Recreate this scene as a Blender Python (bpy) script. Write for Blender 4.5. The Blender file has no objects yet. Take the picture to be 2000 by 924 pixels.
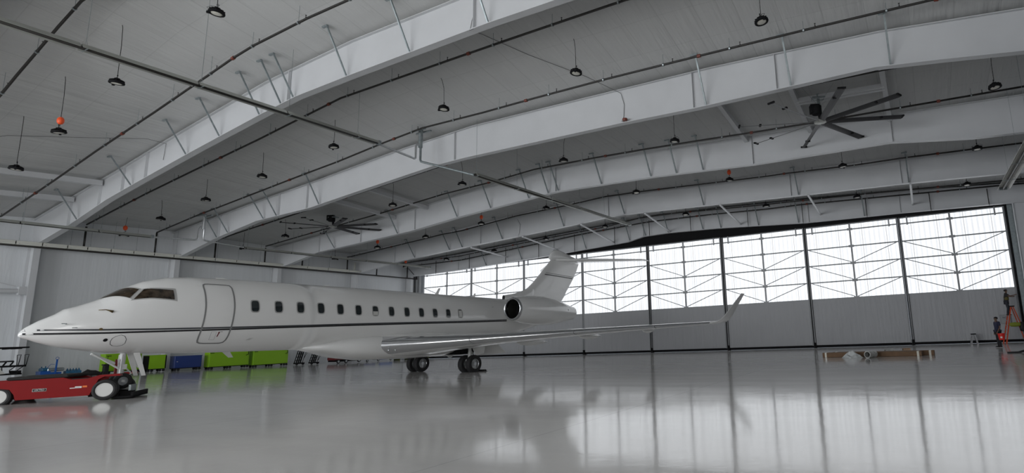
import bpy, math, random
import numpy as np
from mathutils import Matrix, Vector
random.seed(7)
PI = math.pi
scene = bpy.context.scene
COL = scene.collection

# ------------------------------------------------------------------ camera
CAM = (49.4311, -46.0140, 1.6996)
CAMROT = (-0.43748, 0.18104, -0.04394)   # yaw, pitch, roll
cam_data = bpy.data.cameras.new('camera')
cam = bpy.data.objects.new('camera', cam_data); COL.objects.link(cam)
cam_data.sensor_fit = 'HORIZONTAL'; cam_data.sensor_width = 36.0
cam_data.lens = 1115.0875 * 36.0 / 2000.0
cam_data.shift_x = -(1272.2838 - 1000.0) / 2000.0
cam_data.shift_y = (445.9355 - 462.0) / 2000.0
cam_data.clip_end = 400
yaw, pit, rol = CAMROT
f = Vector((math.sin(yaw) * math.cos(pit), math.cos(yaw) * math.cos(pit), math.sin(pit)))
r0 = Vector((math.cos(yaw), -math.sin(yaw), 0)); u0 = r0.cross(f)
r1 = math.cos(rol) * r0 + math.sin(rol) * u0; u1 = -math.sin(rol) * r0 + math.cos(rol) * u0
cam.matrix_world = Matrix(((r1.x, u1.x, -f.x, CAM[0]), (r1.y, u1.y, -f.y, CAM[1]), (r1.z, u1.z, -f.z, CAM[2]), (0, 0, 0, 1)))
scene.camera = cam

# ------------------------------------------------------------------ light
vs = scene.view_settings
vs.view_transform = 'Standard'; vs.look = 'None'; vs.gamma = 1.0; vs.use_curve_mapping = False
vs.exposure = 0.0
try:
    scene.cycles.use_denoising = True
    scene.cycles.max_bounces = 8; scene.cycles.diffuse_bounces = 5; scene.cycles.glossy_bounces = 4
    scene.cycles.sample_clamp_indirect = 6.0
except Exception:
    pass
world = bpy.data.worlds.new('overcast_sky'); scene.world = world; world.use_nodes = True
world.node_tree.nodes['Background'].inputs[0].default_value = (0.80, 0.88, 1.0, 1)
world.node_tree.nodes['Background'].inputs[1].default_value = 1.0
GLAZE_STRENGTH = 1.08
def area_light(name, loc, rot, sx, sy, power, color):
    ld = bpy.data.lights.new(name, 'AREA'); ld.shape = 'RECTANGLE'; ld.size = sx; ld.size_y = sy
    ld.energy = power; ld.color = color
    o = bpy.data.objects.new(name, ld); COL.objects.link(o); o.location = loc; o.rotation_euler = rot
    return o
# daylight entering through the open doorway at the opposite end of the hangar
area_light('daylight_opposite_doorway', (18.0, -73.0, 6.0), (math.radians(90), 0, 0), 38.0, 11.0, 8800, (0.96, 0.98, 1.0))
# unseen fill lamp added at the right wall to brighten the jet's side
area_light('added_side_fill', (56.3, -60.0, 5.0), (math.radians(90), 0, math.radians(90)), 18.0, 9.0, 2350, (1.0, 0.99, 0.97))

# ------------------------------------------------------------------ helpers
def tag(o, label=None, cat=None, group=None, kind=None):
    if label: o['label'] = label
    if cat: o['category'] = cat
    if group: o['group'] = group
    if kind: o['kind'] = kind
    return o
def thing(name, label, cat, loc=(0, 0, 0), rotz=0.0, group=None, kind=None):
    o = bpy.data.objects.new(name, None); COL.objects.link(o)
    o.empty_display_size = 0.2
    o.location = loc; o.rotation_euler = (0, 0, rotz)
    return tag(o, label, cat, group, kind)
def dup(root, loc, rotz=None, label=None, group=None):
    c = root.copy(); COL.objects.link(c); c.location = loc
    if rotz is not None: c.rotation_euler = (0, 0, rotz)
    if label: c['label'] = label
    if group: c['group'] = group
    for ch in list(root.children):
        d = ch.copy(); COL.objects.link(d); d.parent = c
        for g in list(ch.children):
            e = g.copy(); COL.objects.link(e); e.parent = d
    return c

class MB:
    def __init__(s): s.v = []; s.f = []
    def add(s, vs_, fs, M=None):
        n = len(s.v)
        for p in vs_:
            p = Vector(p)
            if M is not None: p = M @ p
            s.v.append(tuple(p))
        s.f += [tuple(i + n for i in q) for q in fs]
        return s
    def box(s, x0, y0, z0, x1, y1, z1, M=None):
        return s.add([(x0, y0, z0), (x1, y0, z0), (x1, y1, z0), (x0, y1, z0), (x0, y0, z1), (x1, y0, z1), (x1, y1, z1), (x0, y1, z1)],
                     [(0, 3, 2, 1), (4, 5, 6, 7), (0, 1, 5, 4), (1, 2, 6, 5), (2, 3, 7, 6), (3, 0, 4, 7)], M)
    def bbox(s, x0, y0, z0, x1, y1, z1, b, M=None):
        """box with chamfered vertical and horizontal edges"""
        vs_ = []
        for z, i in ((z0, b), (z0 + b, 0), (z1 - b, 0), (z1, b)):
            a0, a1, c0, c1 = x0 + i, x1 - i, y0 + i, y1 - i
            k = b * (0.6 if i == 0 else 0.6)
            vs_ += [(a0 + k, c0, z), (a1 - k, c0, z), (a1, c0 + k, z), (a1, c1 - k, z), (a1 - k, c1, z), (a0 + k, c1, z), (a0, c1 - k, z), (a0, c0 + k, z)]
        fs = [tuple(reversed(range(8))), tuple(range(24, 32))]
        for L in range(3):
            for i in range(8):
                j = (i + 1) % 8
                fs.append((L * 8 + i, L * 8 + j, L * 8 + 8 + j, L * 8 + 8 + i))
        return s.add(vs_, fs, M)
    def bar(s, p0, p1, w, h, up=(0, 0, 1)):
        p0 = Vector(p0); p1 = Vector(p1); d = (p1 - p0); L = d.length
        if L < 1e-6: return s
        d.normalize(); up = Vector(up)
        if abs(d.dot(up)) > .98: up = Vector((0, 1, 0))
        a = d.cross(up).normalized(); b = a.cross(d).normalized()
        vs_ = []
        for p in (p0, p1):
            for i, j in ((-1, -1), (1, -1), (1, 1), (-1, 1)):
                vs_.append(p + a * (i * w / 2) + b * (j * h / 2))
        return s.add(vs_, [(0, 1, 2, 3), (7, 6, 5, 4), (0, 4, 5, 1), (1, 5, 6, 2), (2, 6, 7, 3), (3, 7, 4, 0)])
    def tube(s, pts, r, n=8, cap=True, M=None):
        pts = [Vector(p) for p in pts]; rs = r if isinstance(r, (list, tuple)) else [r] * len(pts)
        rings = []; prev = None
        for i, p in enumerate(pts):
            if i == 0: d = pts[1] - pts[0]
            elif i == len(pts) - 1: d = pts[-1] - pts[-2]
            else: d = (pts[i + 1] - p).normalized() + (p - pts[i - 1]).normalized()
            d = d.normalized() if d.length > 1e-9 else Vector((0, 0, 1))
            if prev is None:
                a = d.orthogonal().normalized()
            else:
                a = (prev - d * prev.dot(d))
                a = a.normalized() if a.length > 1e-6 else d.orthogonal().normalized()
            prev = a; b = d.cross(a)
            rings.append([p + (a * math.cos(2 * PI * k / n) + b * math.sin(2 * PI * k / n)) * rs[i] for k in range(n)])
        return s.loft(rings, cap, M)
    def loft(s, rings, cap=True, M=None, closed=True):
        n = len(rings[0]); vs_ = [p for r in rings for p in r]; fs = []
        for i in range(len(rings) - 1):
            for k in range(n if closed else n - 1):
                j = (k + 1) % n
                fs.append((i * n + k, i * n + j, (i + 1) * n + j, (i + 1) * n + k))
        if cap:
            fs.append(tuple(reversed(range(n)))); fs.append(tuple(range((len(rings) - 1) * n, len(rings) * n)))
        return s.add(vs_, fs, M)
    def lathe(s, prof, n=24, M=None, cap=True):
        rings = [[(r * math.cos(2 * PI * k / n), r * math.sin(2 * PI * k / n), z) for k in range(n)] for r, z in prof]
        return s.loft(rings, cap, M)
    def build(s, name, m, parent=None, smooth=False, angle=None):
        me = bpy.data.meshes.new(name); me.from_pydata(s.v, [], s.f); me.validate(); me.update()
        me.materials.append(m)
        if smooth:
            me.polygons.foreach_set('use_smooth', [True] * len(me.polygons))
            if angle is not None:
                try: me.set_sharp_from_angle(angle=math.radians(angle))
                except Exception: pass
        o = bpy.data.objects.new(name, me); COL.objects.link(o)
        if parent is not None: o.parent = parent
        return o
def RX(a): return Matrix.Rotation(a, 4, 'X')
def RY(a): return Matrix.Rotation(a, 4, 'Y')
def RZ(a): return Matrix.Rotation(a, 4, 'Z')
def T(x, y, z): return Matrix.Translation((x, y, z))

# ------------------------------------------------------------------ materials
def mat(name, color, rough=0.5, metal=0.0, spec=0.5, coat=0.0, emit=None, estr=0.0, noise=0.0, nscale=4.0, bump=0.0, bscale=20.0, alpha=None, rnoise=0.0):
    m = bpy.data.materials.new(name); m.use_nodes = True
    nt = m.node_tree; b = nt.nodes['Principled BSDF']
    b.inputs['Base Color'].default_value = (*color, 1); b.inputs['Roughness'].default_value = rough
    b.inputs['Metallic'].default_value = metal
    b.inputs['Specular IOR Level'].default_value = spec
    if coat: b.inputs['Coat Weight'].default_value = coat; b.inputs['Coat Roughness'].default_value = 0.06
    if emit: b.inputs['Emission Color'].default_value = (*emit, 1); b.inputs['Emission Strength'].default_value = estr
    tc = nt.nodes.new('ShaderNodeTexCoord')
    if noise > 0:
        n = nt.nodes.new('ShaderNodeTexNoise'); n.inputs['Scale'].default_value = nscale; n.inputs['Detail'].default_value = 4
        nt.links.new(tc.outputs['Object'], n.inputs['Vector'])
        r = nt.nodes.new('ShaderNodeMapRange'); r.inputs[1].default_value = .3; r.inputs[2].default_value = .7
        r.inputs[3].default_value = 1 - noise; r.inputs[4].default_value = 1 + noise * .4
        nt.links.new(n.outputs['Fac'], r.inputs[0])
        mx = nt.nodes.new('ShaderNodeVectorMath'); mx.operation = 'SCALE'; mx.inputs[0].default_value = color
        nt.links.new(r.outputs[0], mx.inputs['Scale']); nt.links.new(mx.outputs[0], b.inputs['Base Color'])
    if bump > 0:
        n2 = nt.nodes.new('ShaderNodeTexNoise'); n2.inputs['Scale'].default_value = bscale; n2.inputs['Detail'].default_value = 3
        nt.links.new(tc.outputs['Object'], n2.inputs['Vector'])
        bp = nt.nodes.new('ShaderNodeBump'); bp.inputs['Strength'].default_value = bump; bp.inputs['Distance'].default_value = .05
        nt.links.new(n2.outputs['Fac'], bp.inputs['Height']); nt.links.new(bp.outputs[0], b.inputs['Normal'])
    return m

def mnode(nt, op, a=None, b=None, c=None):
    n = nt.nodes.new('ShaderNodeMath'); n.operation = op
    for i, v in enumerate((a, b, c)):
        if v is None: continue
        if isinstance(v, (int, float)): n.inputs[i].default_value = v
        else: nt.links.new(v, n.inputs[i])
    return n.outputs[0]

def line_mask(nt, coord, period, width, offset=0.0):
    """1 on a thin line repeated every `period` metres"""
    a = mnode(nt, 'ADD', coord, offset + 1000 * period)
    fr = mnode(nt, 'FRACT', mnode(nt, 'DIVIDE', a, period))
    d = mnode(nt, 'ABSOLUTE', mnode(nt, 'SUBTRACT', fr, .5))
    return mnode(nt, 'GREATER_THAN', d, .5 - width / period / 2)

def insulation(name, color, ax_a, per_a, ax_b, per_b, quilt=.5, dark=.82, seam=.03):
    """white faced blanket insulation: seams both ways and a soft pillow relief"""
    m = bpy.data.materials.new(name); m.use_nodes = True; nt = m.node_tree; b = nt.nodes['Principled BSDF']
    b.inputs['Roughness'].default_value = .55; b.inputs['Specular IOR Level'].default_value = .35
    tc = nt.nodes.new('ShaderNodeTexCoord'); sp = nt.nodes.new('ShaderNodeSeparateXYZ'); nt.links.new(tc.outputs['Object'], sp.inputs[0])
    A = sp.outputs[ax_a]; B = sp.outputs[ax_b]
    la = line_mask(nt, A, per_a, seam); lb = line_mask(nt, B, per_b, seam)
    ln = mnode(nt, 'MAXIMUM', la, mnode(nt, 'MULTIPLY', lb, .7))
    n = nt.nodes.new('ShaderNodeTexNoise'); n.inputs['Scale'].default_value = .45; n.inputs['Detail'].default_value = 5
    nt.links.new(tc.outputs['Object'], n.inputs['Vector'])
    mp = nt.nodes.new('ShaderNodeMapping'); mp.inputs['Scale'].default_value = [.25 if i != 'XYZ'.index(ax_a) else 3.0 for i in range(3)]
    nt.links.new(tc.outputs['Object'], mp.inputs[0])
    n3 = nt.nodes.new('ShaderNodeTexNoise'); n3.inputs['Scale'].default_value = 1.6; n3.inputs['Detail'].default_value = 4
    nt.links.new(mp.outputs[0], n3.inputs['Vector'])
    v = mnode(nt, 'ADD', mnode(nt, 'MULTIPLY', mnode(nt, 'SUBTRACT', n.outputs['Fac'], .5), .10), mnode(nt, 'MULTIPLY', mnode(nt, 'SUBTRACT', n3.outputs['Fac'], .5), .10))
    v = mnode(nt, 'ADD', v, mnode(nt, 'SUBTRACT', 1.0, mnode(nt, 'MULTIPLY', ln, 1 - dark)))
    mx = nt.nodes.new('ShaderNodeVectorMath'); mx.operation = 'SCALE'; mx.inputs[0].default_value = color
    nt.links.new(v, mx.inputs['Scale']); nt.links.new(mx.outputs[0], b.inputs['Base Color'])
    # relief
    def pil(c, per):
        fr = mnode(nt, 'FRACT', mnode(nt, 'DIVIDE', mnode(nt, 'ADD', c, 1000 * per), per))
        return mnode(nt, 'SINE', mnode(nt, 'MULTIPLY', fr, PI))
    h = mnode(nt, 'ADD', mnode(nt, 'MULTIPLY', pil(A, per_a), .6), mnode(nt, 'MULTIPLY', pil(B, per_b), .25))
    h = mnode(nt, 'ADD', h, mnode(nt, 'MULTIPLY', n3.outputs['Fac'], .9))
    bp = nt.nodes.new('ShaderNodeBump'); bp.inputs['Strength'].default_value = quilt; bp.inputs['Distance'].default_value = .08
    nt.links.new(h, bp.inputs['Height']); nt.links.new(bp.outputs[0], b.inputs['Normal'])
    return m

def floor_material():
    m = bpy.data.materials.new('epoxy_floor'); m.use_nodes = True; nt = m.node_tree; b = nt.nodes['Principled BSDF']
    tc = nt.nodes.new('ShaderNodeTexCoord'); sp = nt.nodes.new('ShaderNodeSeparateXYZ'); nt.links.new(tc.outputs['Object'], sp.inputs[0])
    X, Y = sp.outputs['X'], sp.outputs['Y']
    l1 = line_mask(nt, Y, 21.75, .07); l2 = line_mask(nt, X, 9.2, .025, 3.0)
    ln = mnode(nt, 'MAXIMUM', l1, mnode(nt, 'MULTIPLY', l2, .35))
    n = nt.nodes.new('ShaderNodeTexNoise'); n.inputs['Scale'].default_value = .22; n.inputs['Detail'].default_value = 5
    nt.links.new(tc.outputs['Object'], n.inputs['Vector'])
    mp = nt.nodes.new('ShaderNodeMapping'); mp.inputs['Scale'].default_value = (.15, 1.0, 1.0); mp.inputs['Rotation'].default_value = (0, 0, .5)
    nt.links.new(tc.outputs['Object'], mp.inputs[0])
    n2 = nt.nodes.new('ShaderNodeTexNoise'); n2.inputs['Scale'].default_value = 1.2; n2.inputs['Detail'].default_value = 6
    nt.links.new(mp.outputs[0], n2.inputs['Vector'])
    v = mnode(nt, 'ADD', mnode(nt, 'MULTIPLY', mnode(nt, 'SUBTRACT', n.outputs['Fac'], .5), .16), mnode(nt, 'MULTIPLY', mnode(nt, 'SUBTRACT', n2.outputs['Fac'], .5), .14))
    v = mnode(nt, 'ADD', v, mnode(nt, 'SUBTRACT', 1.0, mnode(nt, 'MULTIPLY', ln, .6)))
    mx = nt.nodes.new('ShaderNodeVectorMath'); mx.operation = 'SCALE'; mx.inputs[0].default_value = FLOOR_COLOR
    nt.links.new(v, mx.inputs['Scale']); nt.links.new(mx.outputs[0], b.inputs['Base Color'])
    b.inputs['Specular IOR Level'].default_value = FLOOR_SPEC
    nt.links.new(mnode(nt, 'ADD', mnode(nt, 'MULTIPLY', n2.outputs['Fac'], .08), FLOOR_ROUGH), b.inputs['Roughness'])
    n4 = nt.nodes.new('ShaderNodeTexNoise'); n4.inputs['Scale'].default_value = 1.1; n4.inputs['Detail'].default_value = 4
    nt.links.new(tc.outputs['Object'], n4.inputs['Vector'])
    bp = nt.nodes.new('ShaderNodeBump'); bp.inputs['Strength'].default_value = .25; bp.inputs['Distance'].default_value = .012
    nt.links.new(n4.outputs['Fac'], bp.inputs['Height'])
    n5 = nt.nodes.new('ShaderNodeTexNoise'); n5.inputs['Scale'].default_value = 22; n5.inputs['Detail'].default_value = 2
    nt.links.new(tc.outputs['Object'], n5.inputs['Vector'])
    bp2 = nt.nodes.new('ShaderNodeBump'); bp2.inputs['Strength'].default_value = .25; bp2.inputs['Distance'].default_value = .002
    nt.links.new(n5.outputs['Fac'], bp2.inputs['Height']); nt.links.new(bp.outputs[0], bp2.inputs['Normal'])
    nt.links.new(bp2.outputs[0], b.inputs['Normal'])
    return m

def glazing_material():
    """translucent ribbed panel lit by the daylight behind it"""
    m = bpy.data.materials.new('translucent_panel'); m.use_nodes = True; nt = m.node_tree; b = nt.nodes['Principled BSDF']
    tc = nt.nodes.new('ShaderNodeTexCoord'); sp = nt.nodes.new('ShaderNodeSeparateXYZ'); nt.links.new(tc.outputs['Object'], sp.inputs[0])
    ribs = line_mask(nt, sp.outputs['X'], .345, .13)
    ribs2 = line_mask(nt, sp.outputs['X'], 1.725, .05, .8625)
    n = nt.nodes.new('ShaderNodeTexNoise'); n.inputs['Scale'].default_value = .8; n.inputs['Detail'].default_value = 3
    nt.links.new(tc.outputs['Object'], n.inputs['Vector'])
    v = mnode(nt, 'ADD', .93, mnode(nt, 'MULTIPLY', n.outputs['Fac'], .14))
    v = mnode(nt, 'SUBTRACT', v, mnode(nt, 'MULTIPLY', ribs, .26))
    v = mnode(nt, 'MULTIPLY', v, mnode(nt, 'SUBTRACT', 1.0, mnode(nt, 'MULTIPLY', ribs2, .6)))
    v = mnode(nt, 'MULTIPLY', v, GLAZE_STRENGTH)
    b.inputs['Base Color'].default_value = (.5, .5, .5, 1); b.inputs['Roughness'].default_value = .4
    b.inputs['Emission Color'].default_value = (.93, .96, 1.0, 1)
    nt.links.new(v, b.inputs['Emission Strength'])
    return m

FLOOR_COLOR = (.74, .725, .705); FLOOR_SPEC = .85; FLOOR_ROUGH = .055
M = {}
M['floor'] = floor_material()
M['ceiling'] = insulation('ceiling_insulation', (.52, .525, .52), 'X', 1.52, 'Y', 1.9, .8, .86, .035)
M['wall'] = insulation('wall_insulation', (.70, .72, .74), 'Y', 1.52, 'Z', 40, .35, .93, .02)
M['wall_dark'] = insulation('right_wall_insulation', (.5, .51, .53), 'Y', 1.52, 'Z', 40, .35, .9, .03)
M['skin'] = insulation('door_lower_insulation', (.46, .465, .48), 'X', 3.45, 'Z', 40, .8, .93, .02)
M['steel'] = mat('white_painted_steel', (.58, .59, .605), .38, noise=.05, nscale=.6)
M['steel_grey'] = mat('grey_painted_steel', (.40, .41, .42), .45)
M['glaze'] = glazing_material()
M['door_steel'] = mat('door_frame_steel', (.30, .31, .32), .45, .0)
M['galv'] = mat('galvanised_steel', (.32, .36, .37), .38, .65, noise=.2, nscale=6)
M['galv_light'] = mat('bright_galvanised_pipe', (.62, .64, .65), .3, .8, noise=.1, nscale=8)
M['black'] = mat('black_paint', (.010, .010, .011), .75, spec=.15)
M['gasket'] = mat('dark_gasket', (.03, .03, .032), .7, spec=.2)
M['rubber'] = mat('black_rubber', (.014, .014, .015), .75)
M['pipe_black'] = mat('black_iron_pipe', (.016, .014, .012), .45)
M['orange_paint'] = mat('red_orange_coupling', (.16, .03, .015), .5)
M['orange_ball'] = mat('bright_orange_plastic', (.85, .10, .02), .45)
M['hood'] = mat('heater_reflector_sheet', (.42, .43, .40), .42, .5)
M['hood_white'] = mat('white_reflector_sheet', (.62, .62, .57), .45)
M['lens'] = mat('frosted_lamp_lens', (.66, .65, .58), .35)
M['lens_lit'] = mat('lamp_lens_lit', (.9, .9, .85), .3, emit=(1, .98, .93), estr=.8)
M['paint'] = mat('white_aircraft_paint', (.80, .80, .79), .22, coat=.5)
M['paint_in'] = mat('light_grey_gear_paint', (.62, .63, .62), .4)
M['metal'] = mat('polished_aluminium', (.72, .73, .75), .16, 1.0)
M['stripe_grey'] = mat('dark_grey_stripe', (.05, .055, .06), .3)
M['stripe_black'] = mat('black_stripe', (.01, .01, .012), .3)
M['seal'] = mat('door_seal_grey', (.23, .23, .23), .5)
M['glass_dark'] = mat('dark_cabin_window', (.018, .024, .026), .08, coat=.3)
M['cockpit_glass'] = mat('dark_cockpit_glass', (.05, .036, .024), .06, noise=.9, nscale=5)
M['window_frame'] = mat('window_frame_grey', (.40, .40, .39), .35)
M['shade'] = mat('white_window_shade', (.6, .6, .58), .5)
M['brass'] = mat('brass_probe', (.12, .085, .035), .4, .6)
M['duct'] = mat('engine_inner_metal', (.10, .10, .095), .4, .7)
M['red'] = mat('red_tug_paint', (.22, .003, .004), .45, spec=.2, noise=.08, nscale=2)
M['tread'] = mat('black_anti_slip', (.02, .019, .018), .85, bump=.3, bscale=120)
M['wheel_white'] = mat('white_wheel_rim', (.62, .62, .6), .4)
M['sticker_white'] = mat('white_sticker', (.7, .7, .68), .5)
M['sticker_orange'] = mat('orange_sticker', (.75, .16, .02), .5)
M['lime'] = mat('lime_green_paint', (.26, .52, .006), .45)
M['navy'] = mat('navy_blue_paint', (.012, .04, .20), .4)
M['blue'] = mat('blue_machine_paint', (.01, .09, .36), .4)
M['teal'] = mat('blue_teal_plastic', (.02, .13, .25), .5, noise=.3, nscale=8)
M['cart_white'] = mat('white_cart_body', (.6, .6, .57), .3)
M['bag'] = mat('black_bag', (.012, .012, .013), .6, bump=.8, bscale=8)
M['cardboard'] = mat('brown_cardboard', (.17, .10, .055), .8, noise=.15, nscale=5)
M['tube_brown'] = mat('light_brown_cardboard', (.36, .24, .16), .8)
M['white_print'] = mat('white_wrapped_tube', (.55, .55, .53), .5, noise=.5, nscale=12)
M['plastic'] = mat('crumpled_clear_plastic', (.5, .52, .52), .25, bump=.6, bscale=10)
M['tape'] = mat('packing_tape', (.45, .43, .36), .3)
M['skin_tone'] = mat('skin', (.16, .085, .055), .5)
M['hair'] = mat('black_hair', (.01, .008, .007), .6)
M['shirt_navy'] = mat('navy_work_shirt', (.025, .028, .065), .8)
M['shirt_dark'] = mat('dark_work_shirt', (.03, .028, .03), .8)
M['vest'] = mat('dull_yellow_vest', (.13, .11, .03), .8)
M['trousers'] = mat('dark_blue_trousers', (.03, .033, .045), .8)
M['trousers_black'] = mat('black_trousers', (.012, .012, .016), .8)
M['bucket'] = mat('red_orange_bucket', (.75, .02, .012), .4)
M['ladder_orange'] = mat('orange_fibreglass', (.55, .07, .02), .45)
M['ladder_grey'] = mat('aluminium_step', (.45, .45, .46), .4, .7)
M['bag_green'] = mat('yellow_green_bag', (.22, .26, .02), .6)
M['sign_white'] = mat('white_sign_board', (.34, .35, .36), .5)
M['sign_ink'] = mat('black_sign_ink', (.02, .02, .02), .5)
M['darkred'] = mat('dark_red_paint', (.14, .012, .012), .5)
M['olive'] = mat('olive_paint', (.05, .06, .01), .6)
M['wire'] = mat('grey_cable', (.10, .10, .10), .6)
M['ladder_green'] = mat('green_tread_edges', (.06, .09, .015), .6)

# ------------------------------------------------------------------ building data
S = 7.5752
YK = [-0.95, -7.675, -15.25, -22.825, -30.40, -39.6, -47.2, -54.8, -62.4]
XN = [-1.6, 9, 15, 22, 28, 35, 42, 49, 56.5]
TOP = {0: [10.3, 10.75, 11.1, 11.45, 11.75, 11.7, 11.45, 11.1, 10.6],
       1: [10.6, 11.15, 11.65, 12.15, 12.35, 12.15, 11.97, 11.78, 11.5],
       2: [10.4, 11.1, 11.65, 12.35, 12.82, 12.75, 12.45, 12.2, 11.9],
       3: [10.7, 11.75, 12.25, 12.95, 13.35, 13.35, 13.33, 13.1, 12.4],
       4: [10.5, 12.2, 13.25, 14.35, 14.85, 15.0, 14.9, 14.5, 13.7],
       5: [9.9, 11.7, 13.5, 16.0, 17.0, 17.1, 17.0, 16.5, 15.5]}
BOT = {0: [8.9, 9.1, 9.32, 9.65, 10.16, 10.05, 9.65, 9.54, 9.3],
       1: [8.73, 9.6, 10.0, 10.38, 10.78, 10.65, 10.42, 10.22, 9.85],
       2: [8.74, 9.7, 10.1, 10.78, 11.18, 11.08, 10.8, 10.77, 10.05],
       3: [8.83, 10.35, 10.55, 11.28, 11.64, 11.66, 11.6, 11.68, 10.8],
       4: [8.9, 10.78, 11.72, 12.78, 13.23, 13.45, 13.5, 13.3, 12.4],
       5: [9.0, 10.6, 12.1, 14.3, 15.1, 15.2, 15.1, 14.7, 13.8]}
BOTX = {4: [(-1.6, 8.9), (.1, 8.95), (3.72, 9.6), (7.85, 10.55), (10.3, 10.97), (15.89, 11.87), (18.76, 12.3), (21.97, 12.77), (24.48, 13.09), (28, 13.25), (35.8, 13.5), (42, 13.5), (49, 13.3), (56.5, 12.4)],
        3: [(-1.6, 8.8), (.1, 8.85), (4.6, 9.75), (8.9, 10.38), (14.47, 10.55), (17.79, 10.88), (25.16, 11.56), (27.5, 11.64), (37.3, 11.66), (41.0, 11.6), (48.72, 11.67), (51, 11.41), (56.5, 10.7)],
        2: [(-1.6, 8.7), (.3, 8.75), (4.6, 9.5), (9.5, 9.75), (15, 10.05), (20.01, 10.57), (28.35, 11.18), (35.29, 11.08), (41.72, 10.8), (48.79, 10.77), (52.44, 10.3), (56.5, 10.1)],
        1: [(-1.6, 8.7), (0, 8.73), (4.6, 9.35), (12.79, 9.87), (22.77, 10.42), (28.53, 10.8), (32.09, 10.72), (42.03, 10.4), (48.87, 10.22), (54.25, 10.0), (56.5, 9.85)],
        0: [(-1.6, 8.85), (6.34, 9.0), (17.23, 9.4), (25.93, 9.82), (27.6, 10.14), (30.03, 10.19), (34.44, 10.07), (41.84, 9.65), (48.52, 9.55), (54.94, 9.38), (56.5, 9.3)]}
for k in (6, 7, 8):
    TOP[k] = TOP[5]; BOT[k] = BOT[5]
def topz(k, x): return float(np.interp(x, XN, TOP[k]))
def botz(k, x):
    if k in BOTX: return float(np.interp(x, [p[0] for p in BOTX[k]], [p[1] for p in BOTX[k]]))
    return float(np.interp(x, XN, BOT[k]))
def roof(x, y):  # roof heights lifted towards the camera to make up for lens distortion
    for k in range(8):
        if y >= YK[k + 1]:
            t = min(max((YK[k] - y) / (YK[k] - YK[k + 1]), 0), 1)
            return (1 - t) * topz(k, x) + t * topz(k + 1, x)
    return topz(8, x)
def fl(x, y):
    """height of the slab: bent upward at the left to offset missing lens distortion"""
    def pos(v, w): return (v + math.sqrt(v * v + w * w)) / 2
    g = .0205 * pos(26.0 - x, 4.0) * min(1.0, max(0.0, -y) / 24.0) ** 1.0
    h = .022 * pos(-y - 24.0, 3.0) * (1 / (1 + math.exp((x - 30.0) / 1.8)))
    h2 = 1 / (1 + math.exp((x - 33.0) / 2.0))
    return g * h2 + h

XW0, XW1 = -1.6, 56.5
YB = -74.0
PIPES={
 -37.2:[(15.31,12.71),(16.68,13.27),(20.0,14.53),(21.7,15.11)],
 -32.7:[(1.24,10.07),(7.4,11.23),(11.87,12.14),(17.11,13.09),(21.44,13.93),(23.39,14.32),(24.8,14.52),(28.31,14.76),(30.73,14.82)],
 -28.3:[(-0.96,10.39),(6.59,11.49),(11.74,12.16),(17.72,12.9),(24.42,13.84),(32.22,14.05),(35.07,14.12),(37.64,14.17),(40.46,14.22)],
 -24.4:[(-1.31,10.4),(4.86,11.11),(7.38,11.35),(16.21,12.24),(18.95,12.49),(22.8,12.95),(25.79,13.24),(30.03,13.23),(33.29,13.29),(37.3,13.32),(41.67,13.28),(46.95,13.21),(50.93,13.12)],
 -20.5:[(2.32,10.64),(10.72,11.38),(15.82,11.82),(23.32,12.49),(24.91,12.64),(41.61,12.67),(43.59,12.61),(46.43,12.57),(49.57,12.51),(50.78,12.47)],
 -16.7:[(-0.81,10.29),(6.87,10.92),(13.28,11.41),(19.65,11.99),(23.66,12.19),(27.47,12.5),(32.0,12.49),(35.44,12.42),(38.72,12.32),(42.0,12.19),(45.36,12.09),(54.6,11.92)],
 -9.0:[(0.11,10.19),(11.94,11.05),(13.89,11.1),(19.8,11.66),(24.89,11.88),(28.36,12.09),(31.49,12.03),(40.92,11.71),(42.39,11.69),(46.55,11.54),(49.06,11.53),(55.51,11.32)],
 -2.9:[(8.09,10.09),(12.11,10.36),(18.39,10.73),(24.8,11.06),(28.26,11.44),(30.15,11.49),(35.16,11.27),(39.34,11.12),(45.85,10.93),(52.88,10.66),(56.19,10.52)],
 -1.45:[(6.7,9.95),(17.34,10.7),(21.29,10.98),(27.85,11.3),(29.47,11.3),(34.07,11.23),(38.97,11.06),(41.49,11.06),(56.37,10.51)],
}
LIGHTS=[
  (27.74,-35.6,13.65,0),(21.0,-35.6,12.57,0),(16.38,-35.6,11.38,1),(12.48,-35.6,10.37,0),
  (45.22,-26.7,12.76,0),(37.18,-26.7,12.72,0),(29.68,-26.7,12.7,0),(21.83,-26.7,12.23,0),(15.69,-26.7,11.56,0),(10.14,-26.7,10.94,0),(5.14,-26.7,10.37,0),(0.7,-26.7,9.79,1),
  (53.12,-19.4,11.19,0),(38.56,-19.4,11.55,0),(31.59,-19.4,11.68,0),(23.94,-19.4,11.45,0),(17.79,-19.4,10.92,0),(6.44,-19.4,10.05,0),(1.24,-19.4,9.64,0),
  (52.9,-12.1,10.57,0),(46.04,-12.1,10.75,0),(39.18,-12.1,10.99,1),(32.56,-12.1,11.16,0),(25.1,-12.1,11.05,0),(18.95,-12.1,10.64,1),(13.06,-12.1,10.24,0),(7.44,-12.1,9.93,1),(2.02,-12.1,9.46,0),
  (52.78,-4.7,10.24,0),(46.02,-4.7,10.38,0),(39.6,-4.7,10.61,0),(33.15,-4.7,10.8,0),(25.8,-4.7,10.69,0),(19.71,-4.7,10.3,0),(13.87,-4.7,9.83,0),(7.99,-4.7,9.57,0),(2.48,-4.7,9.35,1),
]


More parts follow.
